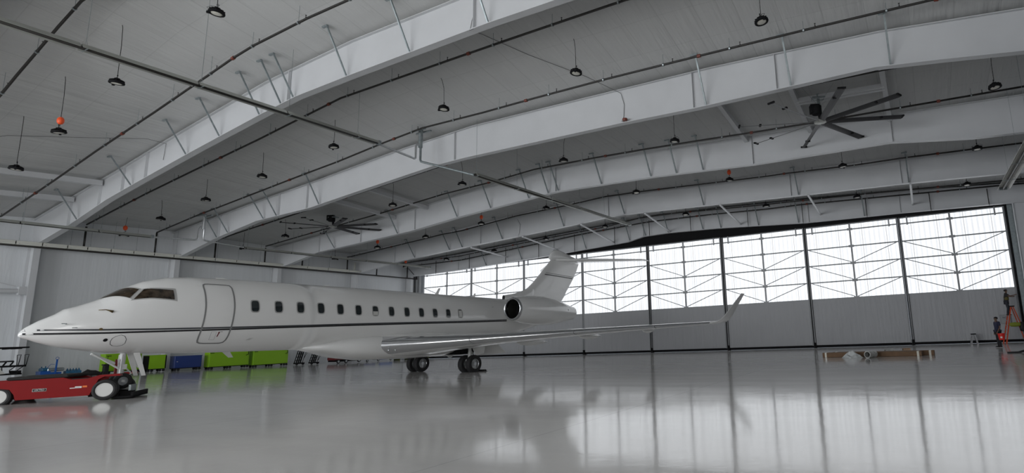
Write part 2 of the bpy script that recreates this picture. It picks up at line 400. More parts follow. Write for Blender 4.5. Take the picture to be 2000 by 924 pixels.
# ------------------------------------------------------------------ room shell
def grid_mesh(name, xs, ys, fz, m, flip=False):
    b = MB(); vs_ = [(x, y, fz(x, y)) for y in ys for x in xs]; n = len(xs); fs = []
    for j in range(len(ys) - 1):
        for i in range(n - 1):
            q = (j * n + i, j * n + i + 1, (j + 1) * n + i + 1, (j + 1) * n + i)
            fs.append(tuple(reversed(q)) if flip else q)
    b.add(vs_, fs); return b.build(name, m, smooth=True)
xs = list(np.arange(XW0 - .6, XW1 + .6, 1.0)); ys = list(np.arange(YB - .5, 1.6, 1.0))
tag(grid_mesh('floor', xs, ys, fl, M['floor']), kind='structure')
ysr = sorted(set([YB - .2] + [y for y in YK] + list(np.arange(YB, 1.2, 1.9)) + [1.2]))
tag(grid_mesh('ceiling', list(np.arange(XW0 - .2, XW1 + .4, .76)), ysr, lambda x, y: roof(x, min(y, YK[0])) + .16, M['ceiling'], True), kind='structure')
b = MB(); b.box(XW0 - .25, YB, -.5, XW0, 1.3, 17.5); tag(b.build('wall_left', M['wall']), kind='structure')
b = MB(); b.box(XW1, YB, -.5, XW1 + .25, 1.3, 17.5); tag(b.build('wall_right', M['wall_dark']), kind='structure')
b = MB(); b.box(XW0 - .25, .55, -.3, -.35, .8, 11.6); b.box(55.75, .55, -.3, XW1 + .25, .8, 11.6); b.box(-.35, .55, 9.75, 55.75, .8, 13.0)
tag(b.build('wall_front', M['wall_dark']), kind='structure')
# opposite end of the hangar: wall with an open doorway
b = MB(); b.box(XW0 - .25, YB - .25, -.5, -.6, YB, 17.5); b.box(41, YB - .25, -.5, XW1 + .25, YB, 17.5); b.box(-.6, YB - .25, 11.8, 41, YB, 17.5)
tag(b.build('wall_back', M['wall']), kind='structure')

# ------------------------------------------------------------------ rigid frames
BRACES = {4: [4.4, 10.3, 15.6, 18.5, 21.7, 23.3, 24.2, 27.8, 31.6, 35.7], 3: [4.3, 5.6, 9.6, 11.0, 15.3, 41.6, 45.4, 49.3],
          2: [6.4, 13.6, 19.6, 22.7, 26.0, 27.6, 28.4, 31.7, 35.2, 36.9, 38.6], 1: [7.1, 11.4, 12.9, 17.4, 23.7, 29.3, 35.8, 42.6, 49.4],
          0: [9.7, 14.2, 21.6, 26.2, 27.8, 30.0, 33.2, 34.8, 38.0, 41.2, 46.1], 5: [], 6: [], 7: []}
STIFF = {4: [3.3, 6.8, 9.3, 11.7, 23.8, 35.0, 44.0], 3: [4.5, 11.2, 14.1, 26.7, 41.0, 44.8], 2: [4.5, 9.5, 15.4, 28.2, 41.6, 48.9],
         1: [4.5, 15.0, 27.9, 42.1, 49.0], 0: [6, 18, 27.6, 42, 48.6], 5: [8, 20, 28, 41], 6: [10, 28, 44], 7: [10, 28, 44]}
for k in range(8):
    y = YK[k]
    fr = thing('steel_roof_frame', None, None, (0, 0, 0), kind='structure')
    xk = sorted(set([p[0] for p in BOTX[k]] + XN if k in BOTX else XN)); xk = [x for x in xk if XW0 <= x <= XW1]
    b = MB(); rings = []
    for x in xk:
        zt, zb = topz(k, x) + .02, botz(k, x)
        rings.append([(x, y - .012, zb), (x, y + .012, zb), (x, y + .012, zt), (x, y - .012, zt)])
    b.loft(rings); b.build('web', M['steel'], fr)
    def flange(xs_, fz, w, t):
        bb = MB(); rr = []
        for x in xs_:
            z = fz(x); rr.append([(x, y - w / 2, z - t / 2), (x, y + w / 2, z - t / 2), (x, y + w / 2, z + t / 2), (x, y - w / 2, z + t / 2)])
        bb.loft(rr); return bb
    flange([x for x in xk if XW0 <= x <= XW1], lambda x: botz(k, x), .34, .035).build('bottom_flange', M['steel'], fr)
    flange(xk, lambda x: topz(k, x) + .03, .30, .03).build('top_flange', M['steel'], fr)
    # columns (haunched, part of the frame)
    for side in (0, 1):
        xi, xo = ((XW0, -.69) if side == 0 else (XW1, 55.6))
        b = MB(); z0 = fl(xi, y) - .05; zt = botz(k, xo)
        sg = 1 if side == 0 else -1
        b.box(min(xi, xo), y - .012, z0, max(xi, xo), y + .012, zt)
        b.box(xo - .018, y - .16, z0, xo + .018, y + .16, zt)
        b.box(min(xi, xi + sg * .03), y - .16, z0, max(xi, xi + sg * .03), y + .16, zt)
        b.build('column', M['steel'], fr)
    b = MB()
    for x in STIFF[k]:
        b.box(x - .012, y - .15, botz(k, x) + .02, x + .012, y + .15, topz(k, x))
    b.build('web_stiffeners', M['steel'], fr)
    for x in BRACES[k]:
        b = MB(); yt = y - 1.15; p0 = (x, y - .10, botz(k, x) + .04); p1 = (x, yt, roof(x, yt) + .10)
        b.bar(p0, p1, .075, .012); b.bar((p0[0] + .035, p0[1], p0[2]), (p1[0] + .035, p1[1], p1[2]), .012, .07)
        b.box(x - .22, yt - .05, p1[2] - .09, x + .10, yt + .05, p1[2] - .02)
        b.build('flange_brace', M['galv'], fr)
# box struts between the last two frames
for i, (a, c) in enumerate([((19.44, 10.21), (18.33, 9.93)), ((25.24, 10.56), (24.5, 9.97)), ((30.98, 10.74), (30.14, 10.32)), ((37.01, 10.55), (36.49, 10.21)), ((13.8, 9.86), (12.35, 9.8)), ((43.21, 10.37), (42.91, 10.2)), ((49.48, 10.19), (49.46, 10.1))]):
    b = MB(); b.tube([(a[0], YK[1] + .05, a[1] - .06), (c[0], YK[0] - .05, c[1] - .02)], .075, 8)
    tag(b.build('frame_strut', M['steel'], smooth=True, angle=40), kind='structure')
# roof struts (round) and deep purlin members near the left eave and above the big fan
for (x, y0, y1, r) in ((6.9, -30.5, -37.9, .16), (3.6, -30.5, -37.9, .16), (16.6, -15.3, -22.7, .14), (13.2, -15.3, -22.7, .14), (41.3, -15.3, -22.7, .15), (44.9, -15.3, -22.7, .15), (48.9, -15.3, -22.7, .15)):
    b = MB(); b.bar((x, y0, roof(x, y0) - .18), (x, y1, roof(x, y1) - .18), r * 1.5, r * 1.8)
    tag(b.build('roof_strut', M['steel']), kind='structure')
b = MB(); b.bar((44.9, -19.0, roof(44.9, -19) - .25), (48.9, -19.0, roof(48.9, -19) - .25), .12, .22); b.bar((44.9, -18.7, roof(44.9, -18.7) - .25), (48.9, -18.7, roof(48.9, -18.7) - .25), .05, .2)
tag(b.build('fan_support_beam', M['steel']), kind='structure')
# wall strut with end plate on the left column
b = MB(); b.tube([(-.95, -38.0, 5.75), (-.95, -30.85, 5.93)], .14, 10); b.box(-1.1, -30.9, 5.7, -.8, -30.42, 6.2)
b.bar((-.95, -38, 8.2), (-.95, -31.0, 6.2), .05, .05)
tag(b.build('wall_strut', M['steel'], smooth=True, angle=40), kind='structure')

# ------------------------------------------------------------------ hangar doors
ZG, RH, PW = 3.66, 1.309, 6.9
TR = [0, 1, 2, 3, 3, 2, 1, 0]
ZT = ZG + 4 * RH + .50
def make_door():
    d = thing('door_1', None, None, (0, 0, 0), kind='structure')
    g = .07
    b = MB(); b.box(g, -.02, ZG, PW - g, .0, ZT - .05); b.build('glazing', M['glaze'], d)
    b = MB(); rings = []
    b.box(g, -.10, .22, PW - g, .02, ZG)
    b.build('lower_skin', M['skin'], d)
    b = MB(); b.box(.02, -.06, .03, PW - .02, .05, .22); b.build('bottom_seal', M['black'], d)
    b = MB()
    for x in (0.03, PW - .13): b.box(x, -.14, .2, x + .10, .08, ZT)
    b.build('stile', M['door_steel'], d)
    b = MB()
    b.box(PW / 2 - .065, -.13, ZG, PW / 2 + .065, -.02, ZT)
    for j in range(1, 5):
        z = ZG + RH * j; b.box(PW / 2 - .2, -.145, z - .09, PW / 2 + .2, -.12, z + .09)
    b.box(PW / 2 - .2, -.145, ZG - .02, PW / 2 + .2, -.12, ZG + .09)
    b.build('mullion', M['steel_grey'], d)
    for j in range(1, 5):
        z = ZG + RH * j; b = MB(); b.box(.13, -.12, z - .045, PW - .13, -.03, z + .045); b.build('rail', M['steel_grey'], d)
    b = MB(); b.box(.05, -.12, ZT - .10, PW - .05, -.03, ZT); b.box(.13, -.12, ZG - .01, PW - .13, -.03, ZG + .05); b.build('head_rail', M['steel_grey'], d)
    for j in (1, 2, 3):
        z = ZG + RH * j
        b = MB()
        b.bar((.13, -.115, z), (PW / 2 - .1, -.115, z - RH + .1), .055, .055); b.bar((PW - .13, -.115, z), (PW / 2 + .1, -.115, z - RH + .1), .055, .055)
        b.build('cross_brace', M['steel_grey'], d)
    for x in (.62, PW - .62):
        b = MB(); b.box(x - .05, -.2, ZT - .62, x + .05, -.12, ZT + .18); b.box(x - .2, -.24, ZT + .05, x + .2, -.10, ZT + .16); b.build('top_guide', M['steel_grey'], d)
    b = MB(); b.box(-.05, -.16, .0, .16, .06, .42); b.build('wheel_box', M['black'], d)
    return d
door0 = make_door()
for i in range(8):
    d = door0 if i == 0 else dup(door0, (0, 0, 0))
    d.location = (i * PW, -.122 * TR[i] + .05, 0); d.name = 'door_%d' % (i + 1)
# dark gaps / interlocks at the leaf joints
for i in range(1, 8):
    b = MB(); yy = -.122 * min(TR[i - 1], TR[i])
    b.box(i * PW - .02, yy - .16, .0, i * PW + .03, yy + .16, ZT); b.box(i * PW + .125, yy - .13, .0, i * PW + .15, yy + .16, ZT)
    tag(b.build('trim_%d' % i, M['gasket']), kind='structure')
# head track box
b = MB(); b.box(-.4, -.62, ZT + .02, 55.7, .5, ZT + .75)
for j in range(4): b.box(-.4, -.66 + j * .28, ZT - .03, 55.7, -.60 + j * .28, ZT + .06)
tag(b.build('trim_10', M['black']), kind='structure')
b = MB(); b.box(-.4, -.85, -.01, 55.7, .4, .012); tag(b.build('trim_11', M['seal']), kind='structure')
b = MB(); b.box(-.62, -.5, -.05, -.36, .5, 10.2); b.box(-.3, -.42, 0, -.12, .2, 9.6); tag(b.build('trim_12', M['door_steel']), kind='structure')
b = MB(); b.box(55.30, -.5, -.05, 55.62, .4, 10.2); tag(b.build('trim_13', M['galv']), kind='structure')
b = MB(); b.box(55.62, -.4, -.05, 55.7, .4, 10.0); b.box(55.20, -.32, -.02, 55.29, .3, 9.8); tag(b.build('trim_14', M['black']), kind='structure')

# ------------------------------------------------------------------ sprinkler pipes
PNAMES = ['nearest the camera, crossing the top left corner', 'in front of the nearest roof beam', 'just behind the nearest roof beam', 'in front of the second roof beam, above the vent stack',
          'just behind the second roof beam', 'in front of the third roof beam, between the two fans', 'in front of the fourth roof beam', 'upper of the two beside the hangar doors', 'lower of the two beside the hangar doors, with black drops']
for i, (y, pl) in enumerate(sorted(PIPES.items())):
    pts = [tuple(p) for p in pl]
    # extend both ends
    x0, z0 = pts[0]; x1, z1 = pts[-1]
    if x0 > 0 and i > 0: pts = [(-.45, min(z0, roof(-.45, y) - .35))] + pts
    elif i > 0: pts[0] = (-.45, pts[0][1] + .05)
    if i == 0: pts = [(-.45, 8.9), (6, 10.0)] + pts + [(28, 15.6), (55.5, 14.6)]
    else:
        for xx in (42, 49, 55.8):
            if pts[-1][0] < xx - 2: pts.append((xx, roof(xx, y) - .35))
    rt = thing('sprinkler_pipe', 'long black sprinkler pipe ' + PNAMES[i], 'pipe', (pts[0][0], y, pts[0][1]), group='sprinkler branch pipes')
    o0 = Vector((pts[0][0], y, pts[0][1]))
    P3 = [Vector((x, y, z)) - o0 for x, z in pts]
    b = MB(); b.tube(P3, .05 if i else .055, 8); b.build('pipe', M['pipe_black'], rt, smooth=True)
    L = [0]
    for a, c in zip(P3, P3[1:]): L.append(L[-1] + (c - a).length)
    def at(s):
        for j in range(len(P3) - 1):
            if s <= L[j + 1]: return P3[j].lerp(P3[j + 1], (s - L[j]) / (L[j + 1] - L[j]))
        return P3[-1]
    s = 1.2; j = 0
    while s < L[-1] - .5:
        p = at(s); w = p + o0; zt = roof(w.x, w.y) + .12
        if zt - w.z > .12:
            b = MB(); b.tube([p, (p.x, p.y, zt - o0.z)], .009, 5); b.lathe([(.075, -.03), (.075, .03)], 8, T(p.x, p.y, p.z) @ RY(PI / 2)); b.build('hanger_rod', M['galv'], rt)
        q = at(min(s + .45, L[-1])); b = MB(); b.tube([q, q + Vector((0, 0, .10))], .022, 6); b.tube([q + Vector((0, 0, .10)), q + Vector((0, 0, .17))], .012, 6); b.lathe([(.035, 0), (.035, .01)], 8, T(q.x, q.y, q.z + .165)); b.build('sprinkler_head', M['pipe_black'], rt)
        if j % 3 == 1:
            q = at(min(s + 1.6, L[-1])); q2 = at(min(s + 1.75, L[-1])); b = MB(); b.tube([q, q2], .078, 8); b.build('coupling', M['orange_paint'], rt, smooth=True, angle=40)
        s += 3.05; j += 1
# main along the left wall and its drops
rt = thing('sprinkler_main', 'black sprinkler main running low along the left wall eave to the corner', 'pipe', (-.45, -21.9, 8.66))
b = MB(); b.tube([(0, -24, .02), (0, 0, 0), (0, 21.4, -.06)], .07, 10); b.build('pipe', M['pipe_black'], rt, smooth=True)
for y, zt in ((-28.3, 10.3), (-24.4, 10.42), (-20.5, 10.3), (-16.7, 10.2), (-13.45, 9.75), (-9.0, 10.2), (-5.68, 9.6), (-1.85, 9.9), (-.55, 9.85)):
    b = MB(); b.tube([(0, y + 21.9, .02), (0, y + 21.9, zt - 8.66)], .06, 8); b.build('drop_pipe', M['pipe_black'], rt, smooth=True)
b = MB(); b.tube([(0, 20.2, 1.0), (0, 21.3, .1)], .035, 6); b.build('brace', M['pipe_black'], rt)
# black vertical drops at the doors
for x in (3.1, 7.7, 12.4, 16.4, 20.5, 24.8, 28.3, 32.2, 37.2, 41.6, 46.3, 50.6, 54.2):
    z0 = botz(0, x) + .02; z1 = roof(x, -1.3) - .3
    b = MB(); b.tube([(x, -1.28, z0), (x, -1.28, z1)], .03, 6); b.tube([(x, -1.28, z0), (x, -1.28, z0 - .14)], .018, 6)
    tag(b.build('drop_pipe', M['pipe_black'], smooth=True), 'thin black drop pipe in front of the beam above the hangar doors', 'pipe', 'black drop pipes at the door beam')

# ------------------------------------------------------------------ radiant heaters
def heater(name, label, x, z, y0, y1, w, hm, hang=True, tube_mat=None, seg=3.4, segs=None, closed=False):
    rt = thing(name, label, 'heater', (x, y0, z))
    L = y1 - y0
    cuts = segs if segs else list(np.arange(0, L, seg)) + [L]
    for a, c in zip(cuts, cuts[1:]):
        b = MB(); t = .012; ga = .03
        # hood: trapezoid trough open downwards
        prof = [(-w / 2, -.02), (-w * .28, .13), (w * .28, .13), (w / 2, -.02), (w / 2 - .012, -.028), (w * .27, .115), (-w * .27, .115), (-w / 2 + .012, -.028)]
        if closed: prof = [(-.11, -.10), (.09, -.10), (.11, -.08), (.11, -.01), (.085, .0), (.085, .04), (.11, .05), (.11, .12), (.09, .14), (-.11, .14)]
        b.loft([[(px, a + ga, pz) for px, pz in prof], [(px, c - ga, pz) for px, pz in prof]])
        b.build('reflector', hm, rt)
        if hang:
            b = MB(); b.tube([(-w * .28, a + .15, .13), (0, a + .15, .35)], .006, 4); b.tube([(w * .28, a + .15, .13), (0, a + .15, .35)], .006, 4)
            zt = roof(x, y0 + a + .15) + .1 - z; b.tube([(0, a + .15, .35), (0, a + .15, zt)], .008, 4)
            b.bar((-w / 2, a + .15, -.03), (w / 2, a + .15, -.03), .03, .02)
            b.build('hanger', M['galv'], rt)
    b = MB(); b.tube([(0, .05, .02), (0, L - .05, .02)], .06, 10); b.build('burner_tube', tube_mat or M['pipe_black'], rt, smooth=True)
    b = MB(); b.box(-w * .3, L - .03, -.04, w * .3, L + .12, .16); b.build('end_box', M['galv'], rt)
    return rt
heater('tube_heater', 'long grey tube heater hanging under the ridge from the top left corner', 25.2, 11.79, -45.0, -26.7, .42, M['hood'])
heater('tube_heater', 'long tube heater hanging under the ridge beyond the central vent stack', 28.6, 10.36, -23.4, -5.6, .37, M['hood'])
heater('tube_heater', 'grey tube heater along the left eave, near the bottom of the nearest roof beam', 4.2, 9.27, -43.0, -26.7, .36, M['hood'])
heater('tube_heater', 'grey tube heater along the left eave above the aircraft fuselage', 4.2, 9.2, -20.9, -3.2, .34, M['hood'])
heater('tube_heater', 'wide tube heater at the right edge of the view beside the last door', 54.0, 8.55, -30.0, -10.4, .62, M['hood_white'])
rt = heater('trough_heater', 'lowest white jointed trough running along the left wall columns', -.30, 8.80, -43.0, -8.9, .26, M['hood_white'], closed=True, segs=[0, 3.7, 7.4, 11.48, 12.66, 13.84, 14.83, 16.05, 17.3, 18.5, 19.7, 20.95, 22.45, 24.0, 25.7, 28.1, 29.9, 31.9, 34.1])
b = MB(); b.tube([(-.1, 34.1, .0), (-.1, 34.5, .02), (-.1, 34.75, .2), (-.1, 34.8, .9)], .09, 10); b.tube([(.1, 34.1, .0), (.1, 35.2, .02), (.1, 35.45, .2), (.1, 35.5, .9)], .09, 10); b.build('return_bend', M['hood_white'], rt, smooth=True)
# vent stacks with their exhaust pipes
def vent(x, y, label, zr, bits):
    rt = thing('vent_stack', label, 'vent pipe', (x, y, zr))
    for nm, pts, r, m in bits:
        b = MB(); b.tube([(px - x, py - y, pz - zr) for px, py, pz in pts], r, 12); b.build(nm, M[m], rt, smooth=True, angle=50)
    b = MB(); b.box(-.55, -.25, -.12, .55, -.15, -.04); b.box(-.55, .15, -.12, .55, .25, -.04); b.build('roof_bracket', M['galv'], rt)
    return rt
zr = roof(25.2, -23.96)
vent(25.2, -23.96, 'grey galvanised vent stack under the ridge joining the two central heaters', zr,
     [('stack', [(25.2, -23.96, zr), (25.2, -23.96, 12.35)], .115, 'galv'), ('exhaust_pipe', [(25.2, -26.5, 11.78), (25.2, -24.35, 11.62), (25.2, -24.26, 11.68), (25.2, -24.26, 12.32), (25.2, -24.2, 12.46), (25.2, -24.0, 12.5)], .06, 'galv_light'),
      ('outlet_pipe', [(25.2, -23.94, 12.4), (25.2, -23.94, 11.65), (25.25, -23.93, 11.55), (25.4, -23.92, 11.49), (28.6, -23.45, 10.36)], .062, 'galv')])
zr = roof(4.2, -23.75)
vent(4.2, -23.75, 'bright vent stack by the left eave joining the two wall heaters', zr,
     [('stack', [(4.2, -23.75, zr), (4.2, -23.75, 10.25)], .10, 'galv_light'), ('exhaust_pipe', [(4.2, -26.6, 9.3), (4.2, -24.2, 9.42), (4.2, -24.05, 9.5), (4.2, -24.02, 10.15), (4.2, -23.95, 10.35), (4.2, -23.8, 10.4)], .06, 'galv_light'),
      ('outlet_pipe', [(4.2, -23.7, 10.3), (4.2, -23.7, 9.55), (4.2, -23.6, 9.45), (4.2, -23.4, 9.44), (4.2, -21.0, 9.27)], .06, 'galv_light')])

# ------------------------------------------------------------------ high bay lights
def make_light():
    t = thing('high_bay_light', '', 'ceiling light', (0, 0, 0))
    b = MB(); b.lathe([(.05, .20), (.09, .19), (.10, .10), (.17, .07), (.245, .05), (.26, .0), (.255, -.035), (.19, -.045), (.18, -.02)], 24); 
    for k in range(12):
        a = 2 * PI * k / 12; b.bar((.1 * math.cos(a), .1 * math.sin(a), .12), (.235 * math.cos(a), .235 * math.sin(a), .06), .012, .07)
    b.build('housing', M['black'], t, smooth=True, angle=35)
    b = MB(); b.lathe([(.185, -.03), (.14, -.042), (.02, -.046)], 24); b.build('lens', M['lens'], t, smooth=True)
    b = MB(); b.tube([(0, 0, .2), (0, 0, .26), (.04, 0, .30), (0, 0, .34), (-.03, 0, .30), (0, 0, .27)], .012, 6); b.build('hook', M['black'], t)
    b = MB(); b.box(-.05, -.035, -.10, .05, .035, -.03, T(.24, 0, .02)); b.tube([(.2, 0, .05), (.3, .02, .12), (.18, .02, .2), (.02, 0, .24)], .008, 5); b.build('sensor', M['black'], t)
    return t
CORDS = []
def light_label(x, y, z, ball): return ''
l0 = make_light(); first = True; BALLS = []
rows = {-35.6: 'row nearest the camera', -26.7: 'second row from the camera', -19.4: 'third row from the camera', -12.1: 'fourth row from the camera', -4.7: 'row nearest the doors'}
cnt = {}
ordn = ['first', 'second', 'third', 'fourth', 'fifth', 'sixth', 'seventh', 'eighth', 'ninth']
for (x, y, z, ball) in LIGHTS:
    cnt[y] = cnt.get(y, 0) + 1
    lab = 'round black high bay light, %s from the right in the %s' % (ordn[cnt[y] - 1], rows[y])
    if ball: lab = 'high bay light with orange ball, %s from the right, %s' % (ordn[cnt[y] - 1], rows[y])
    if first: t = l0; first = False; t['label'] = lab; t.location = (x, y, z); t['group'] = 'high bay lights hung from the roof'
    else: t = dup(l0, (x, y, z), label=lab, group='high bay lights hung from the roof')
    t.rotation_euler = (random.uniform(-.12, .12), random.uniform(-.12, .12), random.uniform(0, 6.28))
    zt = roof(x, y) + .14
    b = MB(); dx, dy = random.uniform(-.15, .15), random.uniform(-.12, .12)
    h = zt - z
    b.tube([(0, 0, .27), (dx * .1, dy * .1, .27 + (h - .27) * .6), (dx * .6, dy * .6, h - .14), (dx, dy, h)], .011, 5)
    M_ = t.rotation_euler.to_matrix().inverted().to_4x4()
    b.v = [tuple(M_ @ Vector(v)) for v in b.v]
    CORDS.append((b, t))
    if ball:
        zb = .52
        b = MB(); b.lathe([(.01, -.17), (.07, -.15), (.115, -.08), (.125, 0), (.115, .08), (.07, .15), (.01, .17)], 16)
        b.v = [tuple(M_ @ (Vector(v) + Vector((0, 0, zb)))) for v in b.v]
        BALLS.append((b, t))
for b, t in CORDS: b.build('cord', M['black'], t)
for b, t in BALLS: b.build('orange_ball', M['orange_ball'], t, smooth=True)['label'] = 'bright orange ball on the cord'

# ------------------------------------------------------------------ ceiling fans
def fan(label, x, y, z, R, base):
    t = thing('ceiling_fan', label, 'ceiling fan', (x, y, z), math.radians(base), group='large ceiling fans')
    b = MB(); b.lathe([(.02, -.06), (.2, -.06), (.3, -.03), (.3, .03), (.2, .06), (.05, .07)], 20); b.build('hub', M['hood'], t, smooth=True, angle=30)
    b = MB(); b.lathe([(.05, .08), (.08, .3), (.10, .5)], 10); b.box(-.42, -.17, .45, .0, .17, .85); b.lathe([(.22, .38), (.24, .42), (.24, .78), (.18, .84)], 16, T(-.12, 0, 0)); b.build('motor', M['black'], t, smooth=True, angle=30)
    zt = roof(x, y) - .1 - z
    b = MB(); b.bar((0, 0, .6), (0, 0, zt), .13, .13); b.box(-.3, -.2, zt - .25, .3, .2, zt - .18); b.build('drop_post', M['galv'], t)
    b = MB(); 
    for a in (0.6, 2.1, 3.8, 5.2): b.tube([(0, 0, .8), (1.1 * math.cos(a), 1.1 * math.sin(a), zt + .1)], .006, 4)
    b.build('guy_wires', M['galv'], t)
    for k in range(8):
        Mk = RZ(2 * PI * k / 8)
        b = MB(); sec = [(-.14, .055), (-.05, .025), (.06, -.01), (.14, -.055), (.06, -.04), (-.05, .0)]
        b.loft([[(.25, px, pz) for px, pz in sec], [(R - .06, px, pz) for px, pz in sec]], True, Mk)
        o = b.build('blade', M['seal'] if False else M['blade'], t)
        b = MB(); b.box(R - .08, -.17, -.02, R, .17, .05, Mk); b.build('blade_tip', M['black'], o)
        b = MB(); b.box(R * .72, -.12, -.03, R * .72 + .1, .12, .04, Mk); b.build('winglet_clip', M['black'], o)
    return t
M['blade'] = mat('dark_grey_fan_blade', (.045, .045, .048), .45, .3)
fan('large eight-blade ceiling fan in the upper right, behind the second roof beam', 45.93, -19.0, 11.25, 3.88, 22)
fan('smaller-looking eight-blade ceiling fan near the middle left of the roof', 10.4, -18.4, 10.5, 3.35, 22)
# strobe, wires
b = MB(); b.lathe([(.02, -.06), (.10, -.06), (.12, 0), (.12, .06), (.04, .08)], 14); o = tag(b.build('fire_strobe', M['orange_paint'], smooth=True, angle=40), 'small red fire alarm device on the second roof beam', 'alarm'); o.location = (37.55, -23.05, 11.74)
def wire(name, lab, pts, r=.012):
    b = MB(); p0 = Vector(pts[0]); b.tube([Vector(p) - p0 for p in pts], r, 5); o = tag(b.build(name, M['wire']), lab, 'cable'); o.location = p0
wire('roof_cable', 'thin grey cable running over the ceiling down to the red alarm', [(33.0, -29.5, roof(33, -29.5) + .1), (34.6, -26.6, roof(34.6, -26.6) + .1), (36.2, -24.3, roof(36.2, -24.3) + .1), (37.3, -22.9, 13.2), (37.45, -22.87, 12.6), (37.4, -22.87, 12.0), (37.3, -22.9, 11.75), (37.5, -22.95, 11.7)])
wire('roof_cable', 'thin grey cable hanging in a loop off the nearest roof beam at the top', [(34.9, -30.45, 14.95), (34.95, -30.45, 14.2), (34.8, -30.45, 13.6), (34.9, -30.6, 13.4), (35.1, -30.6, 13.42)])
wire('roof_cable', 'thin grey cable sagging across the ceiling at the upper left', [(8.0, -37.5, roof(8, -37.5) + .08), (10.5, -35.5, roof(10.5, -35.5) + .1), (11.8, -33.2, roof(11.8, -33.2) + .08), (13.2, -31.2, roof(13.2, -31.2) + .05), (13.4, -30.45, 12.9), (13.3, -30.45, 12.0)])
wire('roof_cable', 'thin looped cable hanging from the fourth roof beam near the tail fin', [(19.0, -7.75, 11.7), (19.3, -7.75, 11.2), (19.2, -7.75, 10.5), (19.1, -7.8, 10.2), (19.3, -7.8, 10.1)])
# ------------------------------------------------------------------ business jet
ST = [(0, 2.52, 2.44, .05), (.05, 2.62, 2.40, .11), (.16, 2.73, 2.36, .19), (.4, 2.91, 2.25, .32), (.76, 3.12, 2.12, .48), (.95, 3.28, 2.06, .56), (1.25, 3.39, 1.99, .67), (1.73, 3.60, 1.89, .82), (2.07, 3.83, 1.83, .92),
      (2.39, 4.04, 1.80, 1.0), (2.88, 4.29, 1.77, 1.09), (3.5, 4.47, 1.74, 1.18), (4.28, 4.55, 1.71, 1.26), (5.0, 4.55, 1.69, 1.31), (6.7, 4.54, 1.67, 1.35), (8.4, 4.5, 1.65, 1.36), (11.6, 4.45, 1.62, 1.36), (15.7, 4.35, 1.54, 1.35),
      (20, 4.27, 1.6, 1.32), (22, 4.22, 1.95, 1.2), (24, 4.15, 2.4, 1.0), (26, 4.05, 2.85, .74), (28, 3.95, 3.3, .42), (29, 3.8, 3.55, .15)]
SA = np.array(ST)
def sk(s, th, off=0.0):
    zt, zb, w = (float(np.interp(s, SA[:, 0], SA[:, i])) for i in (1, 2, 3))
    return (( w + off) * math.sin(th), s, (zt + zb) / 2 + ((zt - zb) / 2 + off) * math.cos(th))
AX = math.atan2(-.05078, .99871)
jet = thing('business_jet', 'large white twin-engine business jet with a thin black double stripe, parked nose left', 'airplane', (23.9766, -38.2215, 0), AX)
b = MB(); ss = sorted(set(list(np.arange(0, 29.01, .35)) + [p[0] for p in ST])); n = 56
b.loft([[sk(s, 2 * PI * k / n) for k in range(n)] for s in ss])
b.build('fuselage', M['paint'], jet, smooth=True)
def ring(name, pts, wd, m, parent, off=.006, closed=True):
    """strip of width wd following a list of (s, theta) on the skin"""
    K = 6; Q = []
    for i in range(len(pts) if closed else len(pts) - 1):
        a_, c_ = Vector(pts[i]), Vector(pts[(i + 1) % len(pts)]); Q += [a_.lerp(c_, k_ / K) for k_ in range(K)]
    if not closed: Q.append(Vector(pts[-1]))
    b = MB(); P = Q; nn = len(P); L, R = [], []
    for i, p in enumerate(P):
        a = P[(i - 1) % nn] if (closed or i > 0) else p; c = P[(i + 1) % nn] if (closed or i < nn - 1) else p
        d = Vector(((c - a).x, (c - a).y * 1.35)); d.normalize(); nrm = Vector((-d.y, d.x / 1.35))
        L.append(sk(p.x + nrm.x * wd / 2, p.y + nrm.y * wd / 2, off)); R.append(sk(p.x - nrm.x * wd / 2, p.y - nrm.y * wd / 2, off))
    fs = [(i, (i + 1) % nn, nn + (i + 1) % nn, nn + i) for i in range(nn if closed else nn - 1)]
    b.add(L + R, fs); return b.build(name, m, parent)
def patch(name, c00, c10, c11, c01, m, parent, off=.004, nu=8, nv=8, sgn=1):
    b = MB(); vs_ = []
    for j in range(nv + 1):
        for i in range(nu + 1):
            u, v = i / nu, j / nv
            s = (c00[0] * (1 - u) + c10[0] * u) * (1 - v) + (c01[0] * (1 - u) + c11[0] * u) * v
            t = (c00[1] * (1 - u) + c10[1] * u) * (1 - v) + (c01[1] * (1 - u) + c11[1] * u) * v
            vs_.append(sk(s, t * sgn, off))
    b.add(vs_, [(j * (nu + 1) + i, j * (nu + 1) + i + 1, (j + 1) * (nu + 1) + i + 1, (j + 1) * (nu + 1) + i) for j in range(nv) for i in range(nu)])
    return b.build(name, m, parent, smooth=True)
def disc(name, s0, t0, rs, rt, m, parent, off=.007, n=20, square=0.0):
    b = MB(); vs_ = []
    for k in range(n):
        a = 2 * PI * k / n; c, s_ = math.cos(a), math.sin(a)
        e = 1 if not square else (abs(c) ** square + abs(s_) ** square) ** (-1 / square)
        vs_.append((rs * c * e, rt * s_ * e))
    fr = (1.0, .75, .5, .25); P_ = [sk(s0 + x * q, t0 + y * q, off) for q in fr for x, y in vs_] + [sk(s0, t0, off)]
    fs = [(r * n + k, r * n + (k + 1) % n, (r + 1) * n + (k + 1) % n, (r + 1) * n + k) for r in range(3) for k in range(n)] + [(3 * n + k, 3 * n + (k + 1) % n, 4 * n) for k in range(n)]
    b.add(P_, fs); return b.build(name, m, parent, smooth=True)
